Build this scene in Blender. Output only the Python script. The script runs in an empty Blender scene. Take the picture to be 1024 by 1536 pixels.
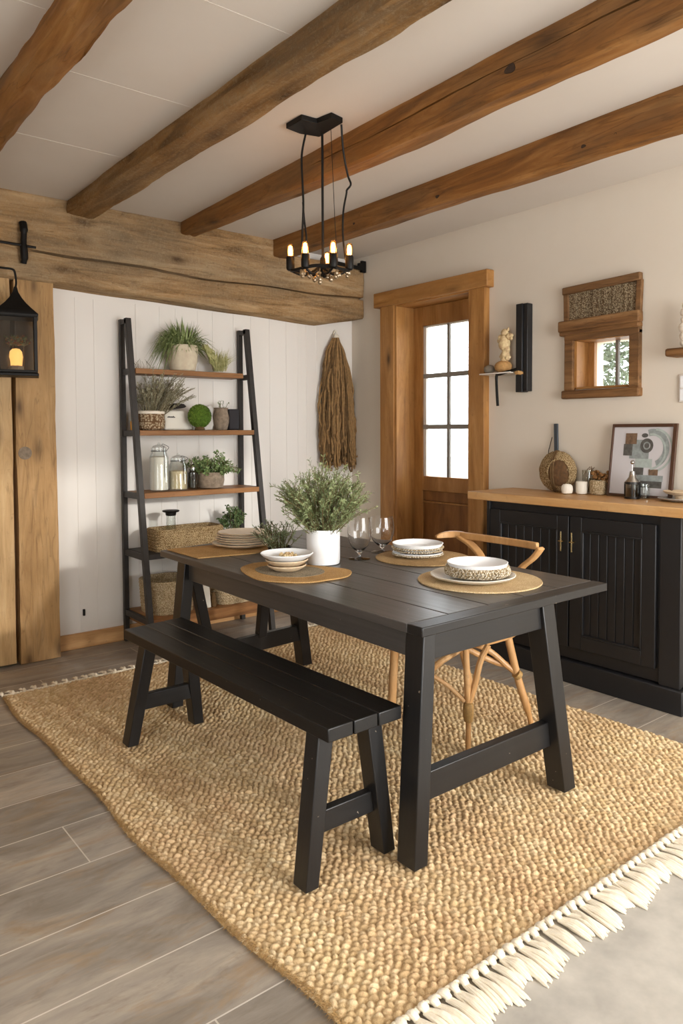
import bpy, math, random
import numpy as np
from mathutils import Vector, Matrix, noise
random.seed(7)
rng = np.random.default_rng(7)
C = bpy.context.scene.collection
sc = bpy.context.scene
PI = math.pi

# ------------------------------------------------------------------ materials
def hexc(h):
    h = h.lstrip('#'); v = [int(h[i:i+2], 16)/255 for i in (0, 2, 4)]
    return tuple(((c/12.92) if c <= .04045 else ((c+.055)/1.055)**2.4) for c in v) + (1,)

class NT:
    def __init__(s, name):
        s.m = bpy.data.materials.new(name); s.m.use_nodes = True
        s.t = s.m.node_tree; s.b = s.t.nodes['Principled BSDF']
        s.co = None
    def n(s, kind, **kw):
        d = s.t.nodes.new(kind)
        for k, v in kw.items():
            if k in d.inputs: d.inputs[k].default_value = v
            else: setattr(d, k, v)
        return d
    def l(s, a, b): s.t.links.new(a, b)
    def coords(s, scale=(1, 1, 1), rot=(0, 0, 0), loc=(0, 0, 0)):
        tc = s.n('ShaderNodeTexCoord'); mp = s.n('ShaderNodeMapping')
        mp.inputs['Scale'].default_value = scale; mp.inputs['Rotation'].default_value = rot; mp.inputs['Location'].default_value = loc
        s.l(tc.outputs['Object'], mp.inputs['Vector']); return mp.outputs['Vector']
    def noise(s, vec, scale=5, detail=4, rough=.55, dist=0):
        d = s.n('ShaderNodeTexNoise'); d.inputs['Scale'].default_value = scale; d.inputs['Detail'].default_value = detail
        d.inputs['Roughness'].default_value = rough; d.inputs['Distortion'].default_value = dist
        s.l(vec, d.inputs['Vector']); return d.outputs['Fac']
    def ramp(s, fac, stops):
        d = s.n('ShaderNodeValToRGB'); e = d.color_ramp.elements
        while len(e) < len(stops): e.new(.5)
        for i, (p, c) in enumerate(stops):
            e[i].position = p; e[i].color = hexc(c) if isinstance(c, str) else (c, c, c, 1)
        s.l(fac, d.inputs['Fac']); return d.outputs['Color']
    def mix(s, fac, a, b, mode='MIX'):
        d = s.n('ShaderNodeMix', data_type='RGBA', blend_type=mode)
        for si, v in ((0, fac), (6, a), (7, b)):
            sock = d.inputs[si]
            if hasattr(v, 'links'): s.l(v, sock)
            elif isinstance(v, str): sock.default_value = hexc(v)
            elif isinstance(v, (int, float)) and si: sock.default_value = (v, v, v, 1)
            else: sock.default_value = v
        return d.outputs[2]
    def math(s, op, a, b=0):
        d = s.n('ShaderNodeMath', operation=op)
        for i, v in enumerate((a, b)):
            if hasattr(v, 'links'): s.l(v, d.inputs[i])
            else: d.inputs[i].default_value = v
        return d.outputs[0]
    def bump(s, h, strength=.3, dist=.002):
        d = s.n('ShaderNodeBump'); d.inputs['Strength'].default_value = strength; d.inputs['Distance'].default_value = dist
        s.l(h, d.inputs['Height']); s.l(d.outputs[0], s.b.inputs['Normal'])
    def col(s, c):
        if hasattr(c, 'links'): s.l(c, s.b.inputs['Base Color'])
        else: s.b.inputs['Base Color'].default_value = hexc(c)
    def set(s, **kw):
        for k, v in kw.items(): s.b.inputs[k.replace('_', ' ')].default_value = v
        return s.m

def wood(name, dark, mid, light, axis='x', grain=16, rough=.55, knots=.5, bump=.35, blotch=None, cracks=0.0, seed=0, spec=.35, pit=False):
    m = NT(name)
    sl = {'x': (1.1, grain, grain), 'y': (grain, 1.1, grain), 'z': (grain, grain, 1.1)}[axis]
    v = m.coords(sl, loc=(seed*3.1, seed*1.7, seed))
    g = m.noise(v, 1.3, 9, .62, 1.1)
    c = m.ramp(g, [(.28, dark), (.5, mid), (.74, light)])
    sf = {'x': (1.4, 4, 4), 'y': (4, 1.4, 4), 'z': (4, 4, 1.4)}[axis]
    v2 = m.coords(sf, loc=(seed, seed*2, seed*5))
    bl = m.noise(v2, 1.1, 5, .6)
    if blotch:
        f = m.ramp(bl, [(.42, 0.0), (.68, 1.0)])
        c = m.mix(m.math('MULTIPLY', f, .7), c, blotch)
    fine = m.noise(m.coords(tuple(q*5 for q in sl)), 1.6, 4, .7)
    c = m.mix(.35, c, m.ramp(fine, [(.3, .45), (.62, .62)]), 'OVERLAY')
    if knots:
        sk = {'x': (2.2, 6, 6), 'y': (6, 2.2, 6), 'z': (6, 6, 2.2)}[axis]
        vo = m.n('ShaderNodeTexVoronoi'); vo.inputs['Scale'].default_value = 1.0
        m.l(m.coords(sk, loc=(seed*7.3, seed*2.2, seed*1.3)), vo.inputs['Vector'])
        k = m.ramp(vo.outputs['Distance'], [(.03, 1.0), (.06+.08*knots, .35), (.13+.12*knots, 0.0)])
        c = m.mix(m.math('MULTIPLY', k, .85*min(1, knots+.3)), c, '#2e1a0c')
    h = g
    if cracks:
        sc_ = {'x': (1.1, 13, 13), 'y': (13, 1.1, 13), 'z': (13, 13, 1.1)}[axis]
        cn = m.noise(m.coords(sc_, loc=(4.4+seed, 1, 2)), 1.0, 3, .5, .8)
        ck = m.ramp(cn, [(.485, 0.0), (.5, 1.0), (.515, 0.0)])
        ck = m.math('MULTIPLY', ck, cracks)
        c = m.mix(ck, c, '#20130a')
        h = m.math('SUBTRACT', h, m.math('MULTIPLY', ck, 1.2))
    sp = m.ramp(m.noise(m.coords((1, 1, 1), loc=(seed, 3, 3)), 28 if not pit else 22, 6, .8, 0), [(.58, 0.0), (.72, 1.0)])
    c = m.mix(m.math('MULTIPLY', sp, .5 if pit else .35), c, '#3c2714')
    if pit:
        lt = m.ramp(m.noise(m.coords((1, 1, 1), loc=(7, 3, seed)), 60, 6, .85), [(.48, 0.0), (.7, 1.0)])
        c = m.mix(m.math('MULTIPLY', lt, .3), c, '#d3bf9d')
        h = m.math('ADD', h, m.math('MULTIPLY', lt, .5))
    m.col(c)
    h = m.math('ADD', h, m.math('MULTIPLY', fine, .5))
    m.bump(h, bump, .004)
    return m.set(Roughness=rough, Specular_IOR_Level=spec)

def plain(name, color, rough=.5, metal=0, nscale=0, var=.12, bump=0, **kw):
    m = NT(name)
    if nscale:
        f = m.noise(m.coords(), nscale, 5, .6)
        m.col(m.mix(var, color, m.ramp(f, [(.3, .25), (.7, .75)]), 'OVERLAY'))
        if bump: m.bump(f, bump, .002)
    else: m.col(color)
    return m.set(Roughness=rough, Metallic=metal, **kw)

def weave(name, light, dark, scale=160, rough=.85, bump=.8, ang=0.0):
    m = NT(name)
    v = m.coords((scale, scale, scale), rot=(0, 0, ang))
    vo = m.n('ShaderNodeTexVoronoi'); vo.inputs['Scale'].default_value = 1; vo.inputs['Randomness'].default_value = .75
    m.l(v, vo.inputs['Vector'])
    n1 = m.noise(m.coords(), 9, 5, .7)
    c = m.ramp(vo.outputs['Distance'], [(.12, light), (.62, dark)])
    c = m.mix(.45, c, m.ramp(n1, [(.3, .3), (.7, .7)]), 'OVERLAY')
    m.col(c)
    inv = m.math('SUBTRACT', 1, vo.outputs['Distance'])
    m.bump(inv, bump, .004)
    return m.set(Roughness=rough, Specular_IOR_Level=.15)

def glass_mat(name, tint='#ffffff', refl=.10, trans=1.0):
    m = bpy.data.materials.new(name); m.use_nodes = True; t = m.node_tree
    t.nodes.remove(t.nodes['Principled BSDF']); out = t.nodes['Material Output']
    tr = t.nodes.new('ShaderNodeBsdfTransparent'); tr.inputs[0].default_value = hexc(tint)
    gl = t.nodes.new('ShaderNodeBsdfGlossy'); gl.inputs['Roughness'].default_value = .03
    lw = t.nodes.new('ShaderNodeLayerWeight'); lw.inputs[0].default_value = .25
    mm = t.nodes.new('ShaderNodeMath'); mm.operation = 'MULTIPLY_ADD'; mm.inputs[1].default_value = .65; mm.inputs[2].default_value = refl*.4
    mx = t.nodes.new('ShaderNodeMixShader')
    t.links.new(lw.outputs['Facing'], mm.inputs[0]); t.links.new(mm.outputs[0], mx.inputs[0])
    t.links.new(tr.outputs[0], mx.inputs[1]); t.links.new(gl.outputs[0], mx.inputs[2]); t.links.new(mx.outputs[0], out.inputs[0])
    return m

def leaf(name, a, b, rough=.6):
    m = NT(name)
    f = m.noise(m.coords(), 40, 3, .6)
    m.col(m.ramp(f, [(.35, a), (.65, b)]))
    m.b.inputs['Subsurface Weight'].default_value = 0
    return m.set(Roughness=rough, Specular_IOR_Level=.25)

M = {}
M['beam'] = wood('BeamOak', '#593a1e', '#85592c', '#a47847', 'y', 11, .65, 1.0, .8, '#6b5338', .25, 1, .25)
M['beam2'] = wood('BeamOakGrey', '#543c23', '#88653c', '#a88860', 'y', 9, .75, .9, .9, '#6b5a45', .12, 2, .12, True)
M['wallbeam'] = wood('WeatheredOak', '#5e452a', '#a4825a', '#cbb08a', 'x', 10, .85, .9, .9, '#7f705b', .25, 3, .12, True)
M['post'] = wood('PostOak', '#86623a', '#b08a5a', '#c6a275', 'z', 11, .65, .9, .5, '#9a7a50', .25, 4)
M['post2'] = wood('PostOakPale', '#9c7b4e', '#bf9c6d', '#d3b58a', 'z', 11, .65, .7, .5, '#a98a60', .25, 6)
M['pinez'] = wood('KnottyPineUpright', '#7d5229', '#a5753f', '#b98b55', 'z', 9, .5, .9, .3, '#8d6236', 0, 5)
M['piney'] = wood('KnottyPineLevel', '#7d5229', '#a5753f', '#b98b55', 'y', 9, .5, .9, .3, '#8d6236', 0, 5)
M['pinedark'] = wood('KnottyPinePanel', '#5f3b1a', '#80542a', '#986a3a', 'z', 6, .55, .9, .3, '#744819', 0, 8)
M['blindwood'] = wood('BlindRailWood', '#4f331b', '#7d5833', '#94704a', 'y', 14, .7, .5, .5, '#5e452c', .3, 9)
M['worktop'] = wood('ButcherBlock', '#ac8150', '#c79c69', '#d8b183', 'y', 12, .42, .25, .12, '#bd8a50', 0, 10)
M['shelfwood'] = wood('ShelfWood', '#654223', '#8a5e35', '#a47748', 'x', 14, .5, .3, .2, None, 0, 11)
M['base'] = wood('SkirtingPine', '#a27547', '#bf9260', '#cfa676', 'x', 12, .5, .3, .15, None, 0, 12)
M['bentwood'] = wood('BentWood', '#9c7040', '#bd9160', '#d0aa7c', 'z', 8, .42, 0, .1, '#a87d4c', 0, 13)
M['rattan'] = plain('CaneWrap', '#9c7a46', .6, 0, 120, .5, .4)
M['paint'] = plain('WhitePlaster', '#d8cebf', .85, 0, 3.5, .05, .05, Specular_IOR_Level=.2)
M['ceil'] = plain('CeilingPlaster', '#d2c9be', .9, 0, 2.2, .06, .08, Specular_IOR_Level=.15)
M['panelwhite'] = plain('WhitePanelPaint', '#e8e3dc', .6, 0, 3, .04, .03, Specular_IOR_Level=.3)
M['iron'] = plain('BlackIron', '#171513', .5, .6, 60, .3, .2)
M['steel'] = plain('DarkShelfSteel', '#34302d', .5, .35, 30, .3, .12)
M['blackcab'] = plain('BlackCabinetPaint', '#1c1c1e', .42, 0, 25, .2, .04, Specular_IOR_Level=.45)
M['gold'] = plain('BrassHandle', '#cdb98a', .25, 1)
M['white'] = plain('WhiteCeramic', '#edeeef', .3, 0, 0, Specular_IOR_Level=.5)
M['cream'] = plain('CreamStoneware', '#f0e6d6', .45, 0, 30, .15)
M['creamrim'] = plain('TanStoneware', '#d3bc9c', .55, 0, 60, .3)
M['candle'] = plain('IvoryWax', '#e6e0d2', .5)
M['potstone'] = plain('LimestonePot', '#bfae97', .85, 0, 30, .45, .5)
M['potgrey'] = plain('GreyRoughPot', '#8a7a68', .9, 0, 45, .6, .7)
M['jute'] = weave('WovenJute', '#cfb083', '#a5855a', 260, .9, .7)
M['jutepale'] = weave('WovenJutePale', '#e2cca6', '#c2a578', 240, .9, .5)
M['juteorange'] = weave('WovenRaffia', '#cfae80', '#ad8550', 300, .9, .6)
M['seagrass'] = weave('SeagrassBasket', '#d3bb92', '#7a6240', 170, .95, 1.0)
M['seagrasspale'] = weave('SeagrassBasketPale', '#e2d0b0', '#a08b68', 150, .95, 1.0)
M['macrame'] = weave('WhiteWovenSleeve', '#eee6d6', '#94805e', 170, .85, 1.0)
M['greyweave'] = weave('GreyWovenCentre', '#b7ab96', '#7c705c', 260, .9, .5)
M['blindcloth'] = weave('BlindCloth', '#b8a88a', '#5c4a36', 150, .95, .9)
M['fringe'] = plain('CottonFringe', '#e9dec9', .9, 0, 90, .25, .5)
M['strand'] = plain('DriedStrand', '#927249', .9, 0, 50, .5, .3)
M['strand2'] = plain('DriedStrandDark', '#604829', .9, 0, 50, .5, .3)
M['string'] = plain('WhiteString', '#e3dccb', .9)
M['rosemary'] = leaf('RosemaryLeaf', '#66744a', '#a1ab7c')
M['greenleaf'] = leaf('GreenLeaf', '#567040', '#94a86e')
M['spiky'] = leaf('SpikyLeaf', '#66773f', '#a4b07a')
M['drygrass'] = leaf('DryGrass', '#8f8f56', '#b9b480')
M['drystem'] = leaf('DryStem', '#6a5c42', '#8c8060')
M['sage'] = leaf('SageLeaf', '#6f7d5a', '#a3ac86')
M['moss'] = plain('MossGreen', '#4f6b1c', .95, 0, 70, .7, 1)
M['stem'] = plain('GreenStem', '#6b5a38', .8)
M['soil'] = plain('PottingSoil', '#3a2c20', .95, 0, 60, .4, .5)
M['print_bg'] = plain('PrintPaper', '#c9c6c8', .5, 0, 8, .06)
M['ink1'] = plain('PrintGrey', '#8d9492', .6, 0, 40, .5)
M['ink2'] = plain('PrintBrown', '#6e5743', .6, 0, 60, .7)
M['ink3'] = plain('PrintDark', '#55534f', .6, 0, 60, .7)
M['ink4'] = plain('PrintSage', '#a9b3ae', .6, 0, 40, .3)
M['frame'] = plain('DarkWalnutFrame', '#4a3020', .45, 0, 30, .3)
M['silver'] = plain('SilverMetal', '#b8b6b2', .25, 1)
M['chrome_dark'] = plain('DarkMetal', '#2c2a28', .35, .7)
M['glass'] = glass_mat('ClearGlass', '#fbfdfc', .10)
gm = NT('BlownGlass'); gm.b.inputs['Transmission Weight'].default_value = 1; gm.col('#ffffff'); M['blown'] = gm.set(Roughness=0.0, IOR=1.45)
M['pane'] = glass_mat('WindowPane', '#fdfefe', .06)
M['lanternpane'] = glass_mat('LanternPane', '#dcdddf', .12)
M['glassgrey'] = glass_mat('SmokedGlass', '#c9cbc8', .2)
M['muntin'] = plain('GreyMuntin', '#8b8780', .5)
M['rope'] = plain('CottonTwist', '#e8dcc4', .9, 0, 120, .35, .5)
M['oats'] = plain('OatsGrain', '#cdbb98', .9, 0, 180, .8, .8)
M['flour'] = plain('WhitePowder', '#e6dfd3', .9, 0, 20, .2)
M['cork'] = plain('CorkBrown', '#b58a55', .8, 0, 50, .4)
M['stonegrey'] = plain('RiverStone', '#857b6d', .7, 0, 18, .7, .2)
M['bone'] = plain('DriedRoot', '#cdb489', .8, 0, 60, .7, .7)
M['amber'] = plain('AmberYellow', '#e09a1c', .4)
M['switch'] = plain('SwitchPlastic', '#dcd6cd', .4)
M['concrete'] = plain('PaleConcrete', '#b3ada3', .75, 0, 6, .45, .15)
M['earth'] = plain('PaleGravelGround', '#cfcac0', .9, 0, 5, .3)
M['bark'] = plain('TreeBark', '#3b352e', .9, 0, 12, .4, .4)
M['treeleaf'] = leaf('GreyGreenTreeLeaf', '#4c5647', '#7d8872')
M['redberry'] = plain('DriedRedPetal', '#8a3a24', .8)
M['orangepetal'] = plain('DriedOrangePetal', '#c98a3a', .8)

# black stained table / bench paint: dark, faint grain, satin
def blackwood(name, axis, base='#1b1a1a', rough=.36):
    m = NT(name)
    sl = {'x': (1.5, 40, 40), 'y': (40, 1.5, 40), 'z': (40, 40, 1.5)}[axis]
    g = m.noise(m.coords(sl), 1.2, 6, .6, .6)
    c = m.mix(.5, base, m.ramp(g, [(.3, .25), (.7, .7)]), 'OVERLAY')
    chips = m.noise(m.coords((1, 1, 1), loc=(3, 5, 1)), 70, 2, .4)
    ck = m.ramp(chips, [(.765, 0.0), (.785, 1.0)])
    c = m.mix(ck, c, '#8b7f70')
    m.col(c); m.bump(g, .18, .002)
    r = m.ramp(m.noise(m.coords(sl), 1.6, 4, .6), [(.2, rough-.03), (.8, rough+.08)])
    m.l(r, m.b.inputs['Roughness'])
    return m.set(Specular_IOR_Level=.5)
M['tblx'] = blackwood('BlackStainX', 'x'); M['tblysheen'] = blackwood('BlackStainTopSheen', 'y', '#494542', .32)  # top's base colour lightened to stand for grey reflections; long aprons share it
M['tblz'] = blackwood('BlackStainZ', 'z'); M['bench'] = blackwood('BlackBenchTop', 'y', '#0d0c0c', .36)

def emis(name, color, strength):
    m = NT(name); m.b.inputs['Emission Color'].default_value = hexc(color); m.b.inputs['Emission Strength'].default_value = strength
    m.col(color); return m.m
M['bulb'] = emis('LitFilament', '#ffc474', 17)
M['bulbglass'] = glass_mat('AmberBulbGlass', '#ffd9a0', .15)
M['glow'] = emis('LanternGlow', '#ffb560', 2.6)

# floor planks: per plank tint attribute
def floor_mat():
    m = NT('GreigePlankTile')
    at = m.n('ShaderNodeAttribute', attribute_name='tint')
    cl = m.noise(m.coords((1.6, 5, 1)), 1.6, 6, .6, .8)
    fi = m.noise(m.coords((6, 40, 1)), 1.4, 6, .7, .4)
    c = m.ramp(cl, [(.3, '#80766a'), (.5, '#9a9186'), (.66, '#aea394')])
    sp = m.ramp(m.noise(m.coords((2, 6, 1), loc=(5, 2, 0)), 1.5, 5, .7, 1.0), [(.52, 0.0), (.68, 1.0)])
    c = m.mix(m.math('MULTIPLY', sp, .55), c, '#a0825c')
    dk = m.ramp(m.noise(m.coords((3, 8, 1), loc=(1, 7, 0)), 1.8, 6, .7, .6), [(.56, 0.0), (.72, 1.0)])
    c = m.mix(m.math('MULTIPLY', dk, .45), c, '#6b5b49')
    c = m.mix(.4, c, m.ramp(fi, [(.3, .35), (.7, .65)]), 'OVERLAY')
    c = m.mix(.5, c, at.outputs['Color'], 'OVERLAY')
    m.col(c); m.bump(fi, .08, .002)
    return m.set(Roughness=.42, Specular_IOR_Level=.4)
M['floor'] = floor_mat()
M['grout'] = plain('PaleGrout', '#ddd5c9', .9)
def rug_mat():
    m = NT('BraidedJuteRug')
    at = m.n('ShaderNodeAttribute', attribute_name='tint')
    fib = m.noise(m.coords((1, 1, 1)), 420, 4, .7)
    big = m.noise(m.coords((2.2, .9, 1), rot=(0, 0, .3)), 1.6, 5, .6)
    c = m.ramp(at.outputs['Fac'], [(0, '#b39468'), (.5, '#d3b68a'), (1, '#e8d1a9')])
    c = m.mix(.55, c, m.ramp(fib, [(.3, .2), (.7, .75)]), 'OVERLAY')
    c = m.mix(.35, c, m.ramp(big, [(.35, .3), (.65, .62)]), 'OVERLAY')
    m.col(c); m.bump(fib, .6, .003)
    return m.set(Roughness=.95, Specular_IOR_Level=.1)
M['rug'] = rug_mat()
M['rugfur'] = plain('JuteFibre', '#bd9a66', .95, 0, 60, .4)

# ------------------------------------------------------------------ mesh builder
class MB:
    def __init__(s): s.v = []; s.f = []; s.mi = []; s.cur = 0
    def add(s, vs, fs):
        o = len(s.v); s.v += [tuple(v) for v in vs]; s.f += [tuple(i+o for i in f) for f in fs]; s.mi += [s.cur]*len(fs); return s
    def box(s, x0, x1, y0, y1, z0, z1):
        vs = [(x, y, z) for z in (z0, z1) for y in (y0, y1) for x in (x0, x1)]
        return s.add(vs, [(0, 2, 3, 1), (4, 5, 7, 6), (0, 1, 5, 4), (2, 6, 7, 3), (0, 4, 6, 2), (1, 3, 7, 5)])
    def slant(s, p0, p1, wx, wy, wx1=None, wy1=None):
        wx1 = wx if wx1 is None else wx1; wy1 = wy if wy1 is None else wy1
        vs = [(p0[0]+a*wx/2, p0[1]+b*wy/2, p0[2]) for b in (-1, 1) for a in (-1, 1)] + [(p1[0]+a*wx1/2, p1[1]+b*wy1/2, p1[2]) for b in (-1, 1) for a in (-1, 1)]
        fs = [(0, 2, 3, 1), (4, 5, 7, 6), (0, 1, 5, 4), (2, 6, 7, 3), (0, 4, 6, 2), (1, 3, 7, 5)]
        if p1[2] < p0[2]: fs = [tuple(reversed(f)) for f in fs]
        return s.add(vs, fs)
    def bar(s, p0, p1, w, h, up=(0, 0, 1)):
        p0 = Vector(p0); p1 = Vector(p1); d = (p1-p0).normalized(); up = Vector(up)
        sd = d.cross(up).normalized(); u = sd.cross(d)
        vs = [p + sd*a*w/2 + u*b*h/2 for p in (p0, p1) for b in (-1, 1) for a in (-1, 1)]
        return s.add(vs, [(0, 1, 3, 2), (4, 6, 7, 5), (0, 4, 5, 1), (2, 3, 7, 6), (0, 2, 6, 4), (1, 5, 7, 3)])
    def tube(s, pts, r, n=8, cap=True):
        pts = [Vector(p) for p in pts]; k = len(pts)
        rs = r if isinstance(r, (list, tuple)) else [r]*k
        t0 = (pts[1]-pts[0]).normalized(); ref = Vector((0, 0, 1)) if abs(t0.z) < .9 else Vector((1, 0, 0))
        u = t0.cross(ref).normalized(); vs = []
        for i in range(k):
            t = (pts[min(i+1, k-1)]-pts[max(i-1, 0)]).normalized()
            u = (u-t*u.dot(t)).normalized(); w = t.cross(u)
            for j in range(n):
                a = 2*PI*j/n; vs.append(pts[i]+(u*math.cos(a)+w*math.sin(a))*rs[i])
        fs = [(i*n+j, i*n+(j+1) % n, (i+1)*n+(j+1) % n, (i+1)*n+j) for i in range(k-1) for j in range(n)]
        if cap: fs += [tuple(range(n-1, -1, -1)), tuple((k-1)*n+j for j in range(n))]
        return s.add(vs, fs)
    def lathe(s, c, prof, n=32, fn=None):
        k = len(prof); vs = []
        for i, (r, z) in enumerate(prof):
            for j in range(n):
                a = 2*PI*j/n; rr = r*(fn(a, z) if fn else 1)
                vs.append((c[0]+rr*math.cos(a), c[1]+rr*math.sin(a), c[2]+z))
        fs = [(i*n+j, i*n+(j+1) % n, (i+1)*n+(j+1) % n, (i+1)*n+j) for i in range(k-1) for j in range(n)]
        if prof[0][0] > 1e-4: fs.append(tuple(range(n-1, -1, -1)))
        if prof[-1][0] > 1e-4: fs.append(tuple((k-1)*n+j for j in range(n)))
        return s.add(vs, fs)
    def prism(s, poly, z0, z1):
        n = len(poly); vs = [(x, y, z0) for x, y in poly]+[(x, y, z1) for x, y in poly]
        return s.add(vs, [tuple(range(n-1, -1, -1)), tuple(range(n, 2*n))]+[(i, (i+1) % n, n+(i+1) % n, n+i) for i in range(n)])
    def sphere(s, c, r, n=16, m=10, sz=(1, 1, 1), fn=None):
        vs = []
        for i in range(m+1):
            t = PI*i/m
            for j in range(n):
                a = 2*PI*j/n; d = Vector((math.sin(t)*math.cos(a), math.sin(t)*math.sin(a), -math.cos(t)))
                q = r*(fn(d) if fn else 1)
                vs.append((c[0]+d.x*q*sz[0], c[1]+d.y*q*sz[1], c[2]+d.z*q*sz[2]))
        fs = [(i*n+j, i*n+(j+1) % n, (i+1)*n+(j+1) % n, (i+1)*n+j) for i in range(m) for j in range(n)]
        return s.add(vs, fs)
    def leafq(s, p, d, side, L, W):
        m = p+d*L*.5; up = d.cross(side)*(W*.25)
        return s.add([p, m+side*W*.5+up, p+d*L, m-side*W*.5+up], [(0, 1, 2), (0, 2, 3)])

ORG = {}
def obj(name, mb, mat, parent=None, bevel=0, smooth=35, kind=None, label=None):
    me = bpy.data.meshes.new(name); me.from_pydata(mb.v, [], mb.f)
    mats = mat if isinstance(mat, (list, tuple)) else [mat]
    for m in mats: me.materials.append(M[m] if isinstance(m, str) else m)
    if len(mats) > 1: me.polygons.foreach_set('material_index', mb.mi)
    me.update()
    o = bpy.data.objects.new(name, me); C.objects.link(o)
    if parent:
        org = ORG[parent.name]; o.parent = parent; ORG[o.name] = org
        me.transform(Matrix.Translation(-org))
    else:
        a = np.array(mb.v); org = Vector(((a[:, 0].min()+a[:, 0].max())/2, (a[:, 1].min()+a[:, 1].max())/2, a[:, 2].min()))
        me.transform(Matrix.Translation(-org)); o.location = org; ORG[o.name] = org
    if smooth:
        me.shade_smooth(); me.set_sharp_from_angle(angle=math.radians(smooth))
    if bevel:
        b = o.modifiers.new('Bevel', 'BEVEL'); b.width = bevel; b.segments = 2; b.limit_method = 'ANGLE'; b.angle_limit = math.radians(40)
    if kind: o['kind'] = kind
    if label: o['label'] = label
    return o
def thing(name, label, cat, loc, group=None):
    o = bpy.data.objects.new(name, None); C.objects.link(o); o.location = loc; ORG[o.name] = Vector(loc)
    o.empty_display_size = .05
    o['label'] = label; o['category'] = cat
    if group: o['group'] = group
    return o
def tag(o, label, cat, group=None):
    o['label'] = label; o['category'] = cat
    if group: o['group'] = group
    return o
def struct(name, mb, mat, parent=None, **kw):
    o = obj(name, mb, mat, parent, **kw)
    if not parent: o['kind'] = 'structure'
    return o
def sempty(name, loc):
    o = bpy.data.objects.new(name, None); C.objects.link(o); o.location = loc; ORG[o.name] = Vector(loc); o['kind'] = 'structure'; return o
def dup(root, loc, label=None, group=None, rotz=None, scale=None):
    r = root.copy(); C.objects.link(r); r.location = loc
    if rotz is not None: r.rotation_euler = (0, 0, rotz)
    if scale: r.scale = scale
    if label: r['label'] = label
    if group: r['group'] = group
    ORG[r.name] = Vector(loc)
    for ch in list(root.children):
        c = ch.copy(); C.objects.link(c); c.parent = r
        for g in list(ch.children):
            d = g.copy(); C.objects.link(d); d.parent = c
    return r
def lerp(a, b, t): return a+(b-a)*t
def bez(ps, n=14):
    # Catmull-Rom through points
    ps = [Vector(p) for p in ps]; out = []
    for i in range(len(ps)-1):
        a = ps[max(i-1, 0)]; b = ps[i]; c = ps[i+1]; d = ps[min(i+2, len(ps)-1)]
        for k in range(n):
            t = k/n; out.append(.5*((2*b)+(c-a)*t+(2*a-5*b+4*c-d)*t*t+(-a+3*b-3*c+d)*t**3))
    out.append(ps[-1]); return out

# ------------------------------------------------------------------ camera
H = 1.3; F_ = 1105.32; YAW = .674904; PITCH = -.0375742; ROLL = -.0037537
cam = bpy.data.cameras.new('Camera'); co = bpy.data.objects.new('Camera', cam); C.objects.link(co); sc.camera = co
fw = Vector((math.sin(YAW)*math.cos(PITCH), math.cos(YAW)*math.cos(PITCH), math.sin(PITCH)))
r0 = Vector((math.cos(YAW), -math.sin(YAW), 0)); u0 = r0.cross(fw)
r1 = r0*math.cos(ROLL)+u0*math.sin(ROLL); u1 = -r0*math.sin(ROLL)+u0*math.cos(ROLL)
co.matrix_world = Matrix(((r1.x, u1.x, -fw.x, 0), (r1.y, u1.y, -fw.y, 0), (r1.z, u1.z, -fw.z, H), (0, 0, 0, 1)))
cam.sensor_fit = 'HORIZONTAL'; cam.sensor_width = 36; cam.lens = F_/1024*36; cam.shift_y = -79.57/1024; cam.clip_start = .05

W = 3.65; D = 4.427; ZC = 2.615; XL = -1.3; YN = -1.15
# ------------------------------------------------------------------ room shell
# floor: planks laid along x, with pale joints
mb = MB(); tints = []
row_y = 1.67+.256*-14
g = .0022
r_i = 0; y = row_y
while y < D+.15:
    off = {0: .767, 1: -.35, 2: .25}[r_i % 3]
    if abs(y-2.182) < .02: off = .767
    elif 1.3 < y < 3.3: off = -.32 if r_i % 2 else -.12
    xs = [off+1.5*k for k in range(-3, 6)]
    if abs(y-(1.67-.256)) < .02: xs = [off+1.5*k for k in range(-3, 6)]
    for k in range(len(xs)-1):
        a, b = max(xs[k], XL-.2), min(xs[k+1], W+.2)
        y0, y1 = max(y, YN-.2), min(y+.256, D+.02)
        if b-a < .02 or y1-y0 < .02: continue
        mb.add([(a+g, y0+g, 0), (b-g, y0+g, 0), (b-g, y1-g, 0), (a+g, y1-g, 0)], [(0, 1, 2, 3)])
        tints.append(random.uniform(.36, .64))
    y += .256; r_i += 1
fl = struct('floor', mb, 'floor', smooth=0)
ca = fl.data.color_attributes.new('tint', 'FLOAT_COLOR', 'CORNER')
cols = np.repeat(np.array([[t, t*.995, t*.985, 1] for t in tints], dtype=np.float32), 4, axis=0)
ca.data.foreach_set('color', cols.ravel())
struct('floor', MB().box(XL-.2, W+.2, YN-.2, D+.02, -.06, -.0012), 'grout', smooth=0)
# pale concrete part of the floor by the near edge of the rug
struct('floor', MB().box(1.06, W, YN, 1.27, -.001, .003), 'concrete', smooth=0)
struct('ceiling', MB().box(XL-.2, W+.25, YN-.2, D+.2, ZC, ZC+.1), 'ceil', smooth=0)
# faint joints in the ceiling boards
mb = MB()
for yy in (2.05, 2.75, 3.45): mb.box(.885, 1.44, yy, yy+.003, ZC-.0012, ZC+.001)
for yy in (2.4, 3.1): mb.box(-1.2, .75, yy, yy+.003, ZC-.0012, ZC+.001)
struct('trim_1', mb, 'ceil', smooth=0)

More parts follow.
